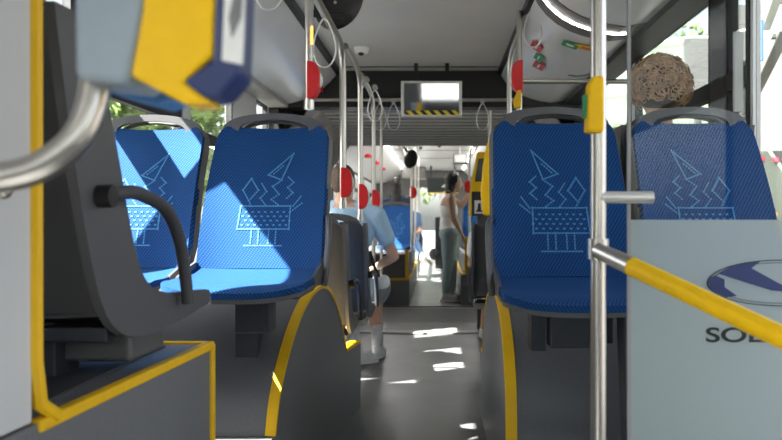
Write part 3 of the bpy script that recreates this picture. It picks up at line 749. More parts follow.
# ================================================================== OVERHEAD EQUIPMENT
mr = thing('ceiling_mirror', 'big round black backed mirror under the ceiling at the top left', 'mirror', (-.40, 3.7, 1.95))
rt = Matrix.Rotation(R(-30), 3, 'Y') @ Matrix.Rotation(R(10), 3, 'X')
build('dome', MB().ell((-.49, 3.75, 2.10), (.115, .045, .15), Matrix.Rotation(R(28), 3, 'Y') @ Matrix.Rotation(R(0), 3, 'Z'), 24, 16), 'black', mr, smooth=True)
build('arm', MB().tube([(-.62, 3.6, 2.0), (-.46, 3.72, 2.02)], .018, 8), 'black_rubber', mr)
build('screw', MB().ell((-.50, 3.70, 2.08), .008), 'steel', mr, smooth=True)
m2 = thing('ceiling_mirror', 'small round black mirror hanging in the rear section above the blue seat', 'mirror', (-.33, 9.3, 1.6))
build('dome', MB().ell((-.335, 9.4, 1.76), (.085, .03, .115), Matrix.Rotation(R(15), 3, 'Y'), 20, 12), 'black', m2, smooth=True)
build('arm', MB().tube([(-.37, 9.42, 1.82), (-.46, 9.45, 1.96)], .012, 8), 'black_rubber', m2)
dc = thing('dome_camera', 'small white dome camera on the front ceiling', 'camera', (-.54, 5.36, 2.16))
build('housing', MB().tube([(-.54, 5.36, 2.231), (-.54, 5.36, 2.215), (-.54, 5.36, 2.20)], [.055, .048], 24).ell((-.54, 5.36, 2.20), (.048, .048, .022)), 'white', dc, smooth='auto')
build('lens', MB().ell((-.54, 5.335, 2.182), (.022, .02, .014)), 'black', dc, smooth=True)
for (x, y, z, lab) in ((-.26, 11.5, 2.09, 'tiny dark dome camera on the rear ceiling at the left'), (.02, 11.2, 2.09, 'tiny dark dome camera on the rear ceiling near the middle')):
    solo('dome_camera', MB().ell((x, y, z), (.028, .028, .02)), 'black', lab, 'camera', 'rear dome cameras', smooth=True)
rv = thing('roof_vent', 'pale square vent frame on the rear ceiling at the right', 'vent', (.30, 11, 2.0))
build('frame', MB().box(.22, .42, 10.9, 11.1, 1.80, 1.825).box(.22, .42, 10.9, 10.92, 1.80, 1.94).box(.22, .24, 10.9, 11.1, 1.80, 1.94).box(.40, .42, 10.9, 11.1, 1.80, 1.94), 'white', rv)
build('hanger', MB().box(.31, .33, 10.98, 11.02, 1.94, 2.1), 'white', rv)
# monitor with hazard strip
mo = thing('passenger_monitor', 'white framed screen with yellow black hazard strip hanging from the ceiling', 'screen', (-.04, 5.9, 1.80))
Y0 = 5.86; x0, x1, z0, z1 = (401-438)/760*Y0, (462-438)/760*Y0, 1.03+(218-116)/760*Y0, 1.03+(218-81)/760*Y0
fr = MB().box(x0, x0+.022, Y0, Y0+.06, z0, z1).box(x1-.022, x1, Y0, Y0+.06, z0, z1).box(x0+.022, x1-.022, Y0, Y0+.06, z1-.014, z1).box(x0+.022, x1-.022, Y0, Y0+.06, z0, z0+.01)
build('frame', fr, 'white', mo, bevel=.004)
rot = Matrix.Rotation(R(7.5), 3, 'X')
build('screen', MB().box(x0+.024, x1-.024, Y0+.028, Y0+.034, z0+.045, z1-.016, rot), 'mirror', mo)
build('back', MB().box(x0+.01, x1-.01, Y0+.05, Y0+.07, z0+.01, z1-.01), 'black', mo)
build('hazard_strip', MB().box(x0+.024, x1-.024, Y0-.002, Y0+.02, z0+.008, z0+.042), 'hazard', mo)
for q in (x0+.1, x1-.13): build('hanger', MB().box(q, q+.03, Y0+.03, Y0+.05, z1, 2.23), 'black', mo)

# notices on the ducts
def on_duct(P, s, y, du, dy, name, m, label, cat, inner=None, rz=0, group=None):
    p, n = on_prof(P, s); d = Vector((-n.y, n.x)); 
    nn = Vector((n.x, 0, n.y)); xx = Vector((0, 1, 0)); 
    M4 = frame((p.x+n.x*.012, y, p.y+n.y*.012), Matrix.Rotation(rz, 3, nn) @ xx, None, nn)
    t = thing(name, label, cat, (p.x, y, p.y), 0, group)
    build('sheet', xform(MB().box(-dy/2, dy/2, -du/2, du/2, -.002, .001), M4), m, t)
    for (a, b, c_, d_, mm) in (inner or []):
        build('print', xform(MB().box(a*dy, b*dy, c_*du, d_*du, .001, .002), M4), mm, t)
    return t
def lines(n, m='dark_grey'):
    return [(-.38, .38-.2*random.random(), .40-.8*i/n-.03, .40-.8*i/n, m) for i in range(n)]
on_duct(PL, .33, 5.80, .15, .26, 'notice_card', 'paper', 'white instruction card on the left duct beside the red button', 'notice', lines(5))
on_duct(PR, .24, 4.62, .075, .15, 'safety_sticker', 'red_label', 'small red sticker, upper of the red ones on the right duct', 'sticker', [(-.3, .3, -.1, .1, 'paper')], group='right duct stickers')
on_duct(PR, .30, 4.80, .06, .15, 'safety_sticker', 'green_label', 'small green sticker between the two red ones on the right duct', 'sticker', [(-.3, .3, -.1, .1, 'paper')], group='right duct stickers')
on_duct(PR, .335, 4.99, .075, .17, 'safety_sticker', 'red_label', 'red sticker, lower of the red ones on the right duct', 'sticker', [(-.3, .3, -.1, .1, 'paper')], group='right duct stickers')
on_duct(PR, .44, 4.25, .09, .09, 'exit_sticker', 'green_label', 'square green emergency sticker on the right duct beside the yellow one', 'sticker', [(-.25, .1, -.25, .25, 'paper')], group='right duct stickers')
on_duct(PR, .56, 4.22, .13, .08, 'warning_sticker', 'yellow', 'yellow warning sticker on the right duct', 'sticker', [(-.2, .2, -.25, .25, 'red_label')], group='right duct stickers')
on_duct(PR, .12, 3.55, .08, .16, 'transit_sticker', 'navy', 'navy blue sticker at the top right by the ceiling', 'sticker', [(-.3, .3, -.25, .25, 'paper')])
for i, (y, lab) in enumerate(((10.3, 'nearest'), (11.6, 'middle'), (13.0, 'farthest'))):
    solo('emergency_hammer', MB().box(-.98, -.93, y, y+.16, 1.86, 1.90).box(-1.0, -.90, y+.05, y+.09, 1.85, 1.89), 'red', 'red emergency hammer on the rear left duct, %s of three' % lab, 'hammer', 'emergency hammers', bevel=.005)
hk = solo('emergency_hammer', MB().box(-.965, -.925, 5.95, 6.07, 2.035, 2.085).box(-.98, -.91, 5.99, 6.02, 2.03, 2.08), 'red', 'red emergency hammer on the left duct near its rounded end', 'hammer', bevel=.005)
# ================================================================== TICKET MACHINES
def ticket_machine():
    t = thing('ticket_machine', 'yellow ticket machine with dark screen on the right by the bellows', 'ticket machine', (.36, 6.9, 1.0))
    y = 6.9
    P_ = [(.285, 1.05), (.30, 1.35), (.36, 1.63), (.50, 1.63), (.50, 1.05)]
    build('housing', MB().prism(P_, 'y', y, y+.18), 'yellow_gloss', t, bevel=.012)
    build('screen', MB().prism([(.335, 1.36), (.365, 1.57), (.44, 1.57), (.42, 1.36)], 'y', y-.006, y+.01), 'screen_dark', t)
    build('lower_panel', MB().box(.305, .44, y-.008, y+.01, 1.05, 1.27), 'black', t, bevel=.004)
    build('card_reader', MB().box(.33, .415, y-.014, y-.006, 1.07, 1.19), 'white', t)
    build('pictogram', MB().box(.345, .40, y-.018, y-.013, 1.085, 1.10).prism([(.355, 1.10), (.365, 1.165), (.385, 1.165), (.39, 1.10)], 'y', y-.018, y-.013), 'black', t)
    build('stand', MB().box(.36, .42, y+.06, y+.12, 0, 1.05), 'dark_grey', t)
ticket_machine()
t = thing('ticket_validator', 'slim yellow validator edge on right beside the blue seat backrest', 'validator', (.36, 5.27, 1.05))
yy = 5.27
build('housing', MB().prism([(.315, 1.05), (.30, 1.20), (.315, 1.40), (.345, 1.56), (.42, 1.56), (.42, 1.05)], 'y', yy, yy+.10), 'yellow_gloss', t, bevel=.012)
build('grey_back', MB().box(.42, .47, yy, yy+.10, 1.05, 1.54), 'grey_shell', t)
build('mount', MB().tube([(.45, 5.32, 0), (.45, 5.32, 1.06)], .016, 10), 'steel', t)

# near validator, upper left, out of focus
tv = thing('ticket_validator', 'large blurred yellow and grey ticket validator at the top left nearest the viewer', 'validator', (-.30, .82, 1.14))
def PX(px_, py_, Y): return ((px_-438)/760*Y, 1.03-(py_-218)/760*Y)
Yv = .80
build('grey_case', MB().prism([PX(72, -90, Yv), PX(146, -90, Yv), PX(143, 10, Yv), PX(131, 72, Yv), PX(126, 84, Yv), PX(74, 78, Yv)], 'y', Yv+.0, Yv+.10), 'slate', tv, bevel=.008)
build('yellow_case', MB().prism([PX(146, -90, Yv), PX(219, -90, Yv), PX(214, 55, Yv), PX(185, 82, Yv), PX(212, 103, Yv), PX(200, 104, Yv), PX(185, 104, Yv), PX(131, 76, Yv), PX(143, 10, Yv)], 'y', Yv-.002, Yv+.05), 'yellow_gloss', tv, bevel=.008)
build('navy_bezel', MB().prism([PX(219, -90, Yv), PX(247, -90, Yv), PX(241, 76, Yv), PX(222, 97, Yv), PX(208, 100, Yv), PX(183, 82, Yv), PX(213, 60, Yv)], 'y', Yv-.004, Yv+.05), 'navy', tv, bevel=.005)
sc_ = build('display', MB().prism([PX(230, -90, Yv), PX(250, -90, Yv), PX(244, 66, Yv), PX(224, 62, Yv)], 'y', Yv-.008, Yv-.003), 'paper', tv)
build('print', MB().prism([PX(240, -20, Yv), PX(246, -20, Yv), PX(243, 20, Yv), PX(234, 40, Yv), PX(231, 20, Yv)], 'y', Yv-.0095, Yv-.0075), 'bag_grey', sc_)
build('blue_base', MB().prism([PX(100, 80, .92), PX(150, 88, .92), PX(178, 102, .92), PX(165, 108, .92), PX(135, 100, .92), PX(108, 92, .92)], 'y', .90, .96), 'blue_plastic', tv, bevel=.004)
gr = MB()
c1 = [PX(93, 60, .83), PX(92, 100, .83), PX(80, 138, .83), PX(50, 166, .83), PX(15, 178, .83), PX(-30, 180, .83), PX(-60, 178, .83)]
gr.tube([(a, .84-.008*i, b) for i, (a, b) in enumerate(c1)], .0165, 18, smooth=6)
solo('curved_grab_tube', gr, 'steel', 'thick curved steel grab tube under the near validator', 'rail', smooth='auto')

# ================================================================== GLASS SCREEN AT THE DOOR
gs = thing('glass_screen', 'clear glass screen with frosted lower half and dark logo beside the door', 'glass screen', (.7, 1.69, 0))
GY = 1.70
build('clear_pane', MB().box(.428, 1.15, GY, GY+.008, 1.026, 2.15), 'glass_clear', gs)
build('frosted_pane', MB().box(.428, 1.15, GY, GY+.008, .05, 1.026), 'glass_frost', gs)
build('edge', MB().box(.424, .431, GY-.001, GY+.009, .05, 2.15), 'pale_edge', gs)
build('side_post', MB().box(.668, .687, 1.712, 1.722, 1.27, 1.45), 'partition_grey', gs)
tx = text_mesh('SOLARIS', .046, .0006, 1.6)
tx = xform(tx, frame((.735, GY-.001, .767), (1, 0, 0), None, (0, -1, 0))); build('lettering', tx, 'black', gs)
# emblem: ring with swoosh
def ringarc(cx, cz, a, b, th, t0, t1, n=40):
    mb = MB(); o = []; i_ = []
    for k in range(n+1):
        t = t0+(t1-t0)*k/n; o.append((cx+a*math.cos(t), cz+b*math.sin(t))); i_.append((cx+(a-th)*math.cos(t), cz+(b-th*.55)*math.sin(t)))
    rs = [[(p[0], GY-.0018, p[1]), (q[0], GY-.0018, q[1]), (q[0], GY-.0006, q[1]), (p[0], GY-.0006, p[1])] for p, q in zip(o, i_)]
    return mb.rings(rs)
em = ringarc(.765, .885, .165, .052, .004, 0, 2*math.pi)
build('emblem_ring', em, 'black', gs)
build('emblem_ring', ringarc(.765, .885, .156, .046, .0025, .4, 2*math.pi-.6), 'black', gs)
sw = MB().prism([(.625, .906), (.66, .925), (.72, .933), (.70, .918), (.76, .885), (.81, .862), (.745, .868), (.68, .888)], 'y', GY-.0022, GY-.0008)
sw.prism([(.603, .893), (.618, .902), (.640, .893), (.640, .876), (.668, .856), (.64, .852), (.61, .868)], 'y', GY-.0022, GY-.0008)
build('emblem_swoosh', sw, 'navy', gs)

# door pillar / frame strip by the doorway
struct('trim_9', MB().box(XR-.02, XR-.001, 3.02, 3.2, .9, 2.0), 'black', 'black pillar between the right windows', 'trim')
struct('door_1', MB().box(XR-.012, XR-.001, 2.782, 2.806, 0, 2.05).box(1.14, XR-.001, .70, .75, 0, 2.05), 'white', 'pale frame strips of the open doorway on the right', 'door frame')

# ================================================================== PEOPLE
def V(*a): return Vector(a)
def hand(mb, wr, dr, up, s=1.0):
    d = dr.normalized(); sd_ = d.cross(up).normalized(); n = sd_.cross(d).normalized()
    mb.ell(wr+d*.045*s, (.036*s, .018*s, .045*s), Matrix((sd_, n, d)).transposed(), 12, 8)
    for i, L in enumerate((.062, .072, .067, .052)):
        b = wr + d*.075*s + sd_*(i-1.5)*.019*s; m1 = b + d*L*.5*s - n*.006*s; e = m1 + (d*.7-n*.6).normalized()*L*.5*s
        mb.chain([b, m1, e], [.0095*s, .009*s, .0075*s])
    b = wr + d*.025*s - sd_*.032*s; mb.chain([b, b+(d*.6-sd_*.7).normalized()*.035*s, b+(d-sd_*.3).normalized()*.062*s], [.011*s, .010*s, .008*s])
def person(label, base, J, fw, mats, vox=.010, s=1.0, hairfn=None, short_sleeve=.55, bottoms=1.0, straps=False, shoes='shoe_white', sock=False, legs=True, name='person'):
    """J: joints as world vectors; fw: facing direction of the body; J['face']: facing of the head"""
    t = thing(name, label, 'person', base)
    F = fw.normalized(); U = Vector((0, 0, 1)); Rr = F.cross(U).normalized(); face = J.get('face', F).normalized(); FR = face.cross(U).normalized(); FU = FR.cross(face).normalized()
    rot = Matrix((Rr, F, U)).transposed(); hrot = Matrix((FR, face, FU)).transposed()
    b = MB(); hc = J['head']
    b.ell(hc, (.075*s, .092*s, .105*s), hrot, 20, 16); b.ell(hc+face*.035*s-FU*.045*s, (.052*s, .055*s, .058*s), hrot)
    b.ell(hc+face*.098*s-FU*.018*s, (.013*s, .018*s, .02*s), hrot); b.ell(hc+face*.088*s-FU*.055*s, (.026*s, .012*s, .010*s), hrot)
    for q in (-1, 1): b.ell(hc+FR*q*.077*s-FU*.01*s, (.010*s, .022*s, .032*s), hrot)
    b.cap(hc-FU*.06*s-face*.015*s, .052*s, J['neck'], .058*s)
    ch, wa_, pe = J['chest'], J['waist'], J['pelvis']
    sw_ = J.get('shw', .17)*s
    b.ell(J['neck'].lerp(ch, .35), (sw_*.80, .075*s, .09*s), rot)
    b.ell(ch, (sw_*.86, .105*s, .17*s), rot); b.ell(wa_, (.125*s, .095*s, .14*s), rot); b.ell(pe, (.16*s, .115*s, .12*s), rot)
    for k in 'lr':
        S, E, Wr = J['sh'+k], J['el'+k], J['wr'+k]
        b.cap(J['neck'].lerp(S, .3), .045*s, S, .052*s); b.chain([S, S.lerp(E, .5), E, E.lerp(Wr, .4), Wr], [.052*s, .044*s, .036*s, .036*s, .024*s])
        hand(b, Wr, J.get('hd'+k, Wr-E), U if abs((Wr-E).normalized().z) < .8 else F, s)
        if legs:
            H, K, An = J['hip'+k], J['kn'+k], J['an'+k]
            b.chain([H, H.lerp(K, .5), K, K.lerp(An, .35), An], [.085*s, .070*s, .052*s, .050*s, .034*s])
    build('body', b, mats['skin'], t, remesh=vox)
    c = MB()      # shirt
    c.ell(J['neck'].lerp(ch, .42), (sw_*.84, .085*s, .09*s), rot); c.ell(ch, (sw_*.93, .118*s, .18*s), rot); c.ell(wa_, (.14*s, .11*s, .15*s), rot); c.ell(wa_.lerp(pe, .6), (.155*s, .12*s, .11*s), rot)
    if short_sleeve:
        for k in 'lr':
            S, E = J['sh'+k], J['el'+k]; Q = S.lerp(E, short_sleeve)
            c.cap(J['neck'].lerp(S, .35), .052*s, S, .064*s); c.cap(S, .066*s, Q, .062*s)
    if straps:
        c = MB(); c.ell(ch-U*.03*s, (sw_*.90, .115*s, .15*s), rot); c.ell(wa_, (.135*s, .105*s, .15*s), rot); c.ell(wa_.lerp(pe, .5), (.145*s, .115*s, .10*s), rot)
        for q in (-1, 1): c.tube([ch+Rr*q*.07*s-F*.10*s+U*.05*s, ch+Rr*q*.075*s-F*.09*s+U*.17*s, ch+Rr*q*.07*s+U*.215*s, ch+Rr*q*.07*s+F*.10*s+U*.08*s], .008*s, 6, smooth=3)
    build('top', c, mats['top'], t, remesh=vox)
    if legs:
        c = MB(); c.ell(pe, (.172*s, .128*s, .12*s), rot)
        for k in 'lr':
            H, K, An = J['hip'+k], J['kn'+k], J['an'+k]
            if bottoms <= .6: c.chain([H, H.lerp(K, .5), H.lerp(K, bottoms+.35)], [.098*s, .088*s, .082*s])
            else: c.chain([H, H.lerp(K, .5), K, K.lerp(An, .5), K.lerp(An, .84)], [.102*s, .092*s, .074*s, .066*s, .054*s])
        build('trousers' if bottoms > .6 else 'shorts', c, mats['bottom'], t, remesh=vox)
        for k in 'lr':
            An = J['an'+k]; d = J.get('toe'+k, F).normalized(); sd_ = d.cross(U).normalized(); ro = Matrix((sd_, d, U)).transposed()
            c = MB(); c.ell(An+d*.055*s-U*.03*s, (.042*s, .115*s, .036*s), ro); c.ell(An-U*.0*s+d*.005, (.042*s, .050*s, .055*s), ro); c.ell(An+d*.11*s-U*.04*s, (.045*s, .06*s, .028*s), ro)
            sh_ = build('shoe', c, shoes, t, remesh=.007)
            so = MB(); fl = An.z - .07*s
            pl = [An+d*(.055+.125*math.cos(a))*s+sd_*(.047*math.sin(a))*s for a in [2*math.pi*i/20 for i in range(20)]]
            so.prism([(p.x, p.y) for p in pl], 'z', fl, fl+.02*s); build('sole', so, 'shoe_white', sh_, smooth='auto')
            if sock: build('sock', MB().cap(An+U*.02, .040*s, An+U*.14*s-d*.01, .043*s), 'sock', t, smooth=True)
    if hairfn: hairfn(t, hc, hrot, face, FU, FR, s)
    return t
def hair_short(m='hair_brown'):
    def fn(t, hc, hr_, face, FU, FR, s):
        b = MB().ell(hc-face*.018*s+FU*.022*s, (.083*s, .094*s, .098*s), hr_, 20, 14); b.ell(hc-face*.045*s-FU*.03*s, (.072*s, .05*s, .06*s), hr_)
        build('hair', b, m, t, remesh=.008)
    return fn
def hair_bob(m='hair_black', long=0):
    def fn(t, hc, hr_, face, FU, FR, s):
        b = MB().ell(hc-face*.028*s+FU*.02*s, (.095*s, .102*s, .105*s), hr_, 20, 14); b.ell(hc-face*.055*s-FU*.075*s, (.088*s, .062*s, .095*s), hr_)
        if long: b.ell(hc-face*.07*s-FU*.18*s, (.08*s, .04*s, .12*s), hr_)
        ho = build('hair', b, m, t, remesh=.010)
        if not long: build('hair_band', MB().tube([hc+FR*q*.098*s*math.cos(a)*1 + FU*(.115*s*math.sin(a)) + face*.02*s for a in [math.pi*i/14 for i in range(15)] for q in (1,)], .008*s, 6), 'white', ho)
    return fn
def hair_curls(t, hc, hr_, face, FU, FR, s):
    b = MB().ell(hc-face*.02*s+FU*.03*s, (.105*s, .115*s, .11*s), hr_, 24, 16)
    build('hair', b, 'hair_curly', t, remesh=.012)
    rnd = random.Random(3); c = MB()
    for i in range(330):
        a = rnd.uniform(0, 2*math.pi); z = rnd.uniform(-.55, 1); r = math.sqrt(1-z*z)
        n = hr_ @ Vector((r*math.cos(a), r*math.sin(a), z))
        if n.dot(face) > .75 and z < .4: continue
        p = hc-face*.02*s+FU*.03*s + Vector((n.x*.11, n.y*.115, n.z*.115))*s
        tg = n.cross(Vector((rnd.gauss(0, 1), rnd.gauss(0, 1), rnd.gauss(0, 1)))).normalized(); bt = n.cross(tg)
        R_ = rnd.uniform(.014, .027)*s; pts = []
        for q in range(9):
            th = q*.9; pts.append(p + n*(.003*q) * s + tg*R_*math.cos(th) + bt*R_*math.sin(th))
        c.tube(pts, [.0038*s, .0018*s], 5)
    tag(build('curls', c, 'hair_light', t, smooth=True), kind='stuff')

YF = V(0, 1, 0)
# man in light blue T-shirt
J = dict(head=V(-.640, 5.13, 1.275), face=V(.1, 1, -.05), neck=V(-.625, 5.08, 1.13), chest=V(-.61, 5.10, .94), waist=V(-.61, 5.13, .70), pelvis=V(-.62, 5.15, .56), shw=.20,
         shr=V(-.41, 5.10, 1.045), elr=V(-.30, 5.18, .77), wrr=V(-.44, 5.42, .68), shl=V(-.82, 5.10, 1.045), ell=V(-.87, 5.20, .78), wrl=V(-.70, 5.45, .66),
         hipr=V(-.52, 5.18, .53), knr=V(-.47, 5.58, .52), anr=V(-.445, 5.56, .08), hipl=V(-.72, 5.18, .53), knl=V(-.66, 5.56, .50), anl=V(-.58, 5.32, .08), toel=V(1, .5, 0), toer=V(.15, 1, 0))
man = person('man in light blue T-shirt and pale shorts seated on the left, seen from behind', (-.62, 5.2, 0), J, YF, dict(skin='skin', top='shirt_blue', bottom='shorts_blue'), hairfn=hair_short(), bottoms=.55, sock=True)
bagm = thing('sling_bag', 'grey and black sling bag at the side of the man in blue', 'bag', (-.38, 5.45, .35))
build('pouch', MB().ell((-.40, 5.42, .50), (.055, .10, .10), Matrix.Rotation(R(25), 3, 'Y')), 'bag_grey', bagm, smooth=True)
build('flap', MB().ell((-.39, 5.38, .57), (.05, .07, .06), Matrix.Rotation(R(25), 3, 'Y')), 'shoe_white', bagm, smooth=True)
build('strap', MB().tube([(-.41, 5.40, .60), (-.44, 5.30, .68), (-.47, 5.24, .80)], .012, 8, smooth=3), 'black', bagm)
# standing woman
XF = V(1, .15, 0)
J = dict(head=V(.205, 9.42, 1.475), face=V(1, .25, -.12), neck=V(.155, 9.41, 1.315), chest=V(.13, 9.40, 1.15), waist=V(.125, 9.40, .97), pelvis=V(.135, 9.40, .84), shw=.155,
         shr=V(.16, 9.25, 1.26), elr=V(.185, 9.20, 1.03), wrr=V(.275, 9.24, .86), shl=V(.17, 9.57, 1.26), ell=V(.31, 9.66, 1.19), wrl=V(.375, 9.60, 1.33), hdl=V(.0, -.3, 1),
         hipr=V(.135, 9.31, .82), knr=V(.13, 9.31, .45), anr=V(.095, 9.30, .08), hipl=V(.135, 9.49, .82), knl=V(.17, 9.50, .45), anl=V(.165, 9.50, .08))
wm = person('young woman standing in the aisle in white strap top and grey-green trousers', (.13, 9.4, 0), J, XF, dict(skin='skin_tan', top='cloth_white', bottom='cloth_teal'), hairfn=hair_bob(), straps=True, shoes='shoe_grey', s=1.0)
# curly passenger behind right window seat
def seated(x, y, seat, f, head_z=.80, knee=.45, lean=0, **k):
    F = f; Rr = F.cross(V(0,0,1)).normalized(); o = V(x, y, seat); U = V(0,0,1)
    J = dict(head=o+U*head_z, face=k.get('face', F), neck=o+U*(head_z-.165), chest=o+U*(head_z-.34)-F*.0, waist=o+U*.20, pelvis=o+U*.11, shw=k.get('shw', .18))
    foot = o.z-.37 if k.get('foot') is None else k['foot']
    for q, s_ in (('r', 1), ('l', -1)):
        J['sh'+q] = o+Rr*s_*.17+U*(head_z-.235); J['el'+q] = o+Rr*s_*.21+F*.06+U*(head_z-.50); J['wr'+q] = o+Rr*s_*.12+F*.28+U*.20
        J['hip'+q] = o+Rr*s_*.09+U*.09+F*.03; J['kn'+q] = o+Rr*s_*.11+F*.42+U*.07; J['an'+q] = o+Rr*s_*.11+F*.44; J['an'+q].z = foot+.075
    return J
J = seated(.93, 3.20, .83, YF, .72, foot=.40, shw=.17)
J['knr'].y = J['knl'].y = 3.68; J['anr'] = V(1.03, 4.08, .48); J['anl'] = V(.86, 4.08, .48)
J['shr'].x = 1.06; J['elr'].x = 1.07; J['wrr'].x = 1.0
person('curly fair-haired passenger in a green top seen from behind through the glass screen', (.95, 3.2, .4), J, YF, dict(skin='skin', top='cloth_green', bottom='denim'), hairfn=hair_curls, legs=True, bottoms=1)
J = seated(.43, 5.95, .44, YF, .72, foot=0, shw=.15)
J['knl'] = V(.42, 6.35, .46); J['anl'] = V(.385, 6.45, .075)
J['shl'] = V(.29, 5.98, .88); J['ell'] = V(.265, 6.05, .66)
person('passenger in white T-shirt and navy shorts mostly hidden by the grey seat on the right', (.45, 5.95, 0), J, YF, dict(skin='skin', top='cloth_white', bottom='cloth_navy'), hairfn=hair_short('hair_black'), bottoms=.55, s=.85)
J = seated(-.63, 11.45, .70, YF, .82, foot=.31)
person('black-haired passenger whose head shows above the rear left blue seat', (-.63, 11.4, .3), J, YF, dict(skin='skin_tan', top='cloth_navy', bottom='denim'), hairfn=hair_bob('hair_black', 1), vox=.014)
J = seated(-.52, 13.2, .56, -YF, .74, foot=0.15)
J['knl'] = V(-.38, 12.75, .62); J['anl'] = V(-.26, 12.55, .42); J['toel'] = V(.5, -1, -.1)
person('far seated passenger with one leg crossed out into the aisle', (-.5, 13.2, .1), J, -YF, dict(skin='skin_tan', top='denim', bottom='denim'), hairfn=hair_short('hair_black'), vox=.014)

# ================================================================== OUTSIDE
struct('pavement', MB().box(XR+.25, 60, -30, 90, -.42, -.30), 'pavement', 'sunlit pale pavement outside the right side of the bus', 'pavement')
struct('road', MB().box(-60, XR+.25, -30, 90, -.50, -.46), 'asphalt', 'asphalt road under and left of the bus', 'road')
jn = MB()
for i in range(16): jn.box(1.5, 14, 1+i*1.2, 1.02+i*1.2, -.3, -.296)
for i in range(10): jn.box(1.9+i*1.2, 1.92+i*1.2, 0, 22, -.3, -.296)
o = struct('pavement_joint', jn, 'stone', 'joint lines between the paving slabs', 'pavement')
def tree(label, x, y, h, r, n=1500, name='tree', z0=-.46):
    t = thing(name, label, 'tree', (x, y, z0), 0, 'street trees')
    b = MB().tube([(x, y, z0), (x+.1, y, z0+h*.3), (x, y+.1, z0+h*.62)], [.16, .07], 8)
    for i in range(5):
        a = i*1.3; b.tube([(x, y, z0+h*.35), (x+r*.5*math.cos(a), y+r*.5*math.sin(a), z0+h*.62)], [.06, .02], 6)
    build('trunk', b, 'bark', t, smooth='auto')
    c = MB(); rnd = random.Random(int(x*10+y))
    cl_ = [(Vector((x+rnd.uniform(-.55, .55)*r, y+rnd.uniform(-.55, .55)*r, z0+h*rnd.uniform(.42, .85))), r*rnd.uniform(.4, .6)) for _ in range(9)]
    for i in range(n):
        cc_, rr = cl_[i % 9]; d = Vector((rnd.gauss(0, 1), rnd.gauss(0, 1), rnd.gauss(0, 1))).normalized()
        p = cc_ + d*rr*rnd.uniform(.6, 1); a = Vector((rnd.gauss(0, 1), rnd.gauss(0, 1), rnd.gauss(0, 1))).normalized(); b_ = a.cross(d).normalized(); s_ = rnd.uniform(.08, .17)
        c.add([p-a*s_, p+b_*s_*.6, p+a*s_, p-b_*s_*.6], [(0, 1, 2, 3)])
    build('crown', c, 'leaf', t)
tree('green street tree outside, seen past the left window seat', -5.6, 14.5, 5.2, 2.2, 3200)
tree('second green street tree farther outside the left windows', -8.3, 19.5, 6.0, 2.8, 3000)
tree('street tree seen above the seats through the right window', 7.5, 29, 8.5, 3.5, 2600, z0=-.3)
tree('street tree beyond the windscreen at the far end', 0.5, 32, 6.5, 3.0, 2000)
solo('building', MB().box(-30, -14, 10, 60, -.46, 6), 'facade', 'pale building along the road outside the left windows', 'building')
solo('building', MB().box(16, 30, 20, 70, -.3, 9), 'facade', 'pale building behind the bus shelter on the right', 'building')
# bus shelter
sh = thing('bus_shelter', 'white bus stop canopy outside the right door with lettered beam', 'bus shelter', (4.2, 9, -.3))
a0 = Vector((4.62, 11.5, 2.50)); a1 = Vector((2.75, 6.0, 2.50)); ax = (a1-a0).normalized(); side = Vector((ax.y, -ax.x, 0))
def beam(off, zz, wd, ht, m, nm, L0=0, L1=1):
    c0 = a0.lerp(a1, L0)+side*off; c1 = a0.lerp(a1, L1)+side*off; mb = MB(); rs = []
    for c in (c0, c1): rs.append([c-side*wd/2+V(0,0,zz), c+side*wd/2+V(0,0,zz), c+side*wd/2+V(0,0,zz+ht), c-side*wd/2+V(0,0,zz+ht)])
    return build(nm, mb.rings(rs), m, sh, bevel=.01)
beam(0, 0, .10, .22, 'canopy', 'front_beam')
beam(0, .42, .10, .34, 'sign_white', 'upper_beam')
q = -1 if side.x > 0 else 1
beam(-q*-1.4 if False else 1.1, -.02, 2.0, .04, 'glass_shelter', 'roof_glass')
beam(2.1, -.1, .10, .16, 'canopy', 'rear_beam')
for L in (.05, .5, .95):
    c = a0.lerp(a1, L); mb = MB().tube([c+V(0,0,.05), c+side*2.1+V(0,0,.02)], .04, 8); build('rib', mb, 'canopy', sh)
    c2 = c+side*2.1; build('post', MB().tube([(c2.x, c2.y, -.3), (c2.x, c2.y, 2.5)], .05, 10), 'canopy', sh)
nb = -side if (-side).dot(V(0, 0, 0)-a0) > 0 else side
tx = xform(text_mesh('NOWIERSKA', .15, .002, 1.3), frame(a0.lerp(a1, .38)+nb*.056+V(0, 0, .11), ax if nb.cross(ax).z > 0 else -ax, None, nb)); build('lettering', tx, 'dark_grey', sh)
pb = thing('information_board', 'white timetable poster board standing on the pavement right of the door', 'board', (4.6, 10.3, -.3))
build('sheet', MB().prism([(4.28, 10.6), (4.92, 10.2), (4.94, 10.23), (4.30, 10.63)], 'z', .75, 1.95), 'poster', pb)
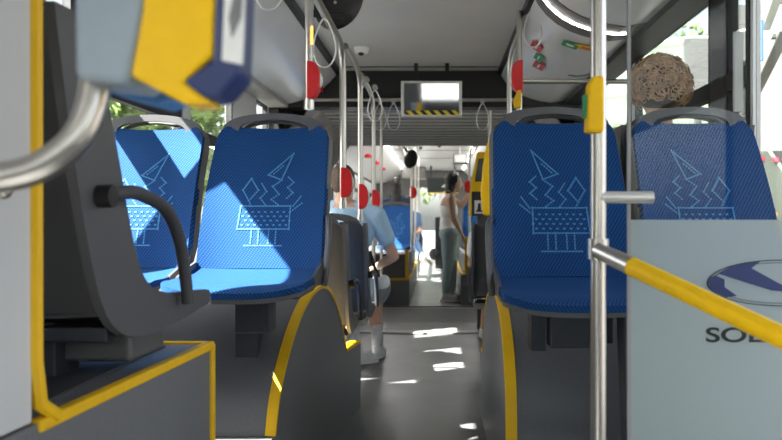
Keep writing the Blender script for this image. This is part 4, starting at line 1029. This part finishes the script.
build('post', MB().tube([(4.30, 10.66, -.3), (4.30, 10.66, 2.0)], .03, 8).tube([(4.93, 10.28, -.3), (4.93, 10.28, 2.0)], .03, 8), 'dark_grey', pb)
for i, (x, z, m) in enumerate(((4.40, 1.82, 'red_label'), (4.55, 1.80, 'red_label'), (4.7, 1.5, 'bag_grey'), (4.75, 1.0, 'green_label'))):
    build('print', MB().box(x, x+.10, 10.56-(x-4.28)*.625-.03, 10.56-(x-4.28)*.625-.025, z, z+.06), m, pb)
fl = thing('flower_planter', 'planter of orange flowers on the pavement outside the door', 'planter', (3.9, 9.2, -.3))
build('pot', MB().box(3.6, 4.3, 9.0, 9.4, -.3, .75), 'stone', fl, bevel=.03)
rnd = random.Random(5); lv = MB(); fo = MB()
for i in range(260):
    p = V(rnd.uniform(3.6, 4.3), rnd.uniform(9.0, 9.4), .75+abs(rnd.gauss(0, .14))); a = V(rnd.gauss(0,1), rnd.gauss(0,1), rnd.gauss(0,1)).normalized(); b_ = a.cross(V(.3,.2,1)).normalized(); s_ = .045
    lv.add([p-a*s_, p+b_*s_*.5, p+a*s_, p-b_*s_*.5], [(0,1,2,3)])
    if i % 3 == 0: fo.ell(p+V(0, -.02, .05), .018, None, 6, 4)
tag(build('foliage', lv, 'leaf', fl), kind='stuff'); tag(build('flowers', fo, 'orange', fl), kind='stuff')
solo('grass_strip', MB().box(6, 13, 18, 19.2, -.3, -.2), 'grass', 'grass strip across the far pavement on the right', 'grass')
for (x, y, z, lab) in ((2.09, 6.0, 2.09, 'white hanging panel with blue edge seen through the right window'), (2.28, 5.6, 2.24, 'second white panel with blue edge nearer the doorway')):
    t = thing('sign_panel', lab, 'sign', (x, y, -.3), 0, 'white panels with blue edge')
    build('panel', MB().box(x-.15, x+.1, y, y+.03, z-.05, z+.36), 'sign_white', t)
    build('blue_edge', MB().box(x+.1, x+.118, y-.005, y+.035, z-.05, z+.25), 'blue_edge', t)
    build('post', MB().tube([(x-.02, y+.06, -.3), (x-.02, y+.06, z+.3)], .03, 8), 'dark_grey', t)
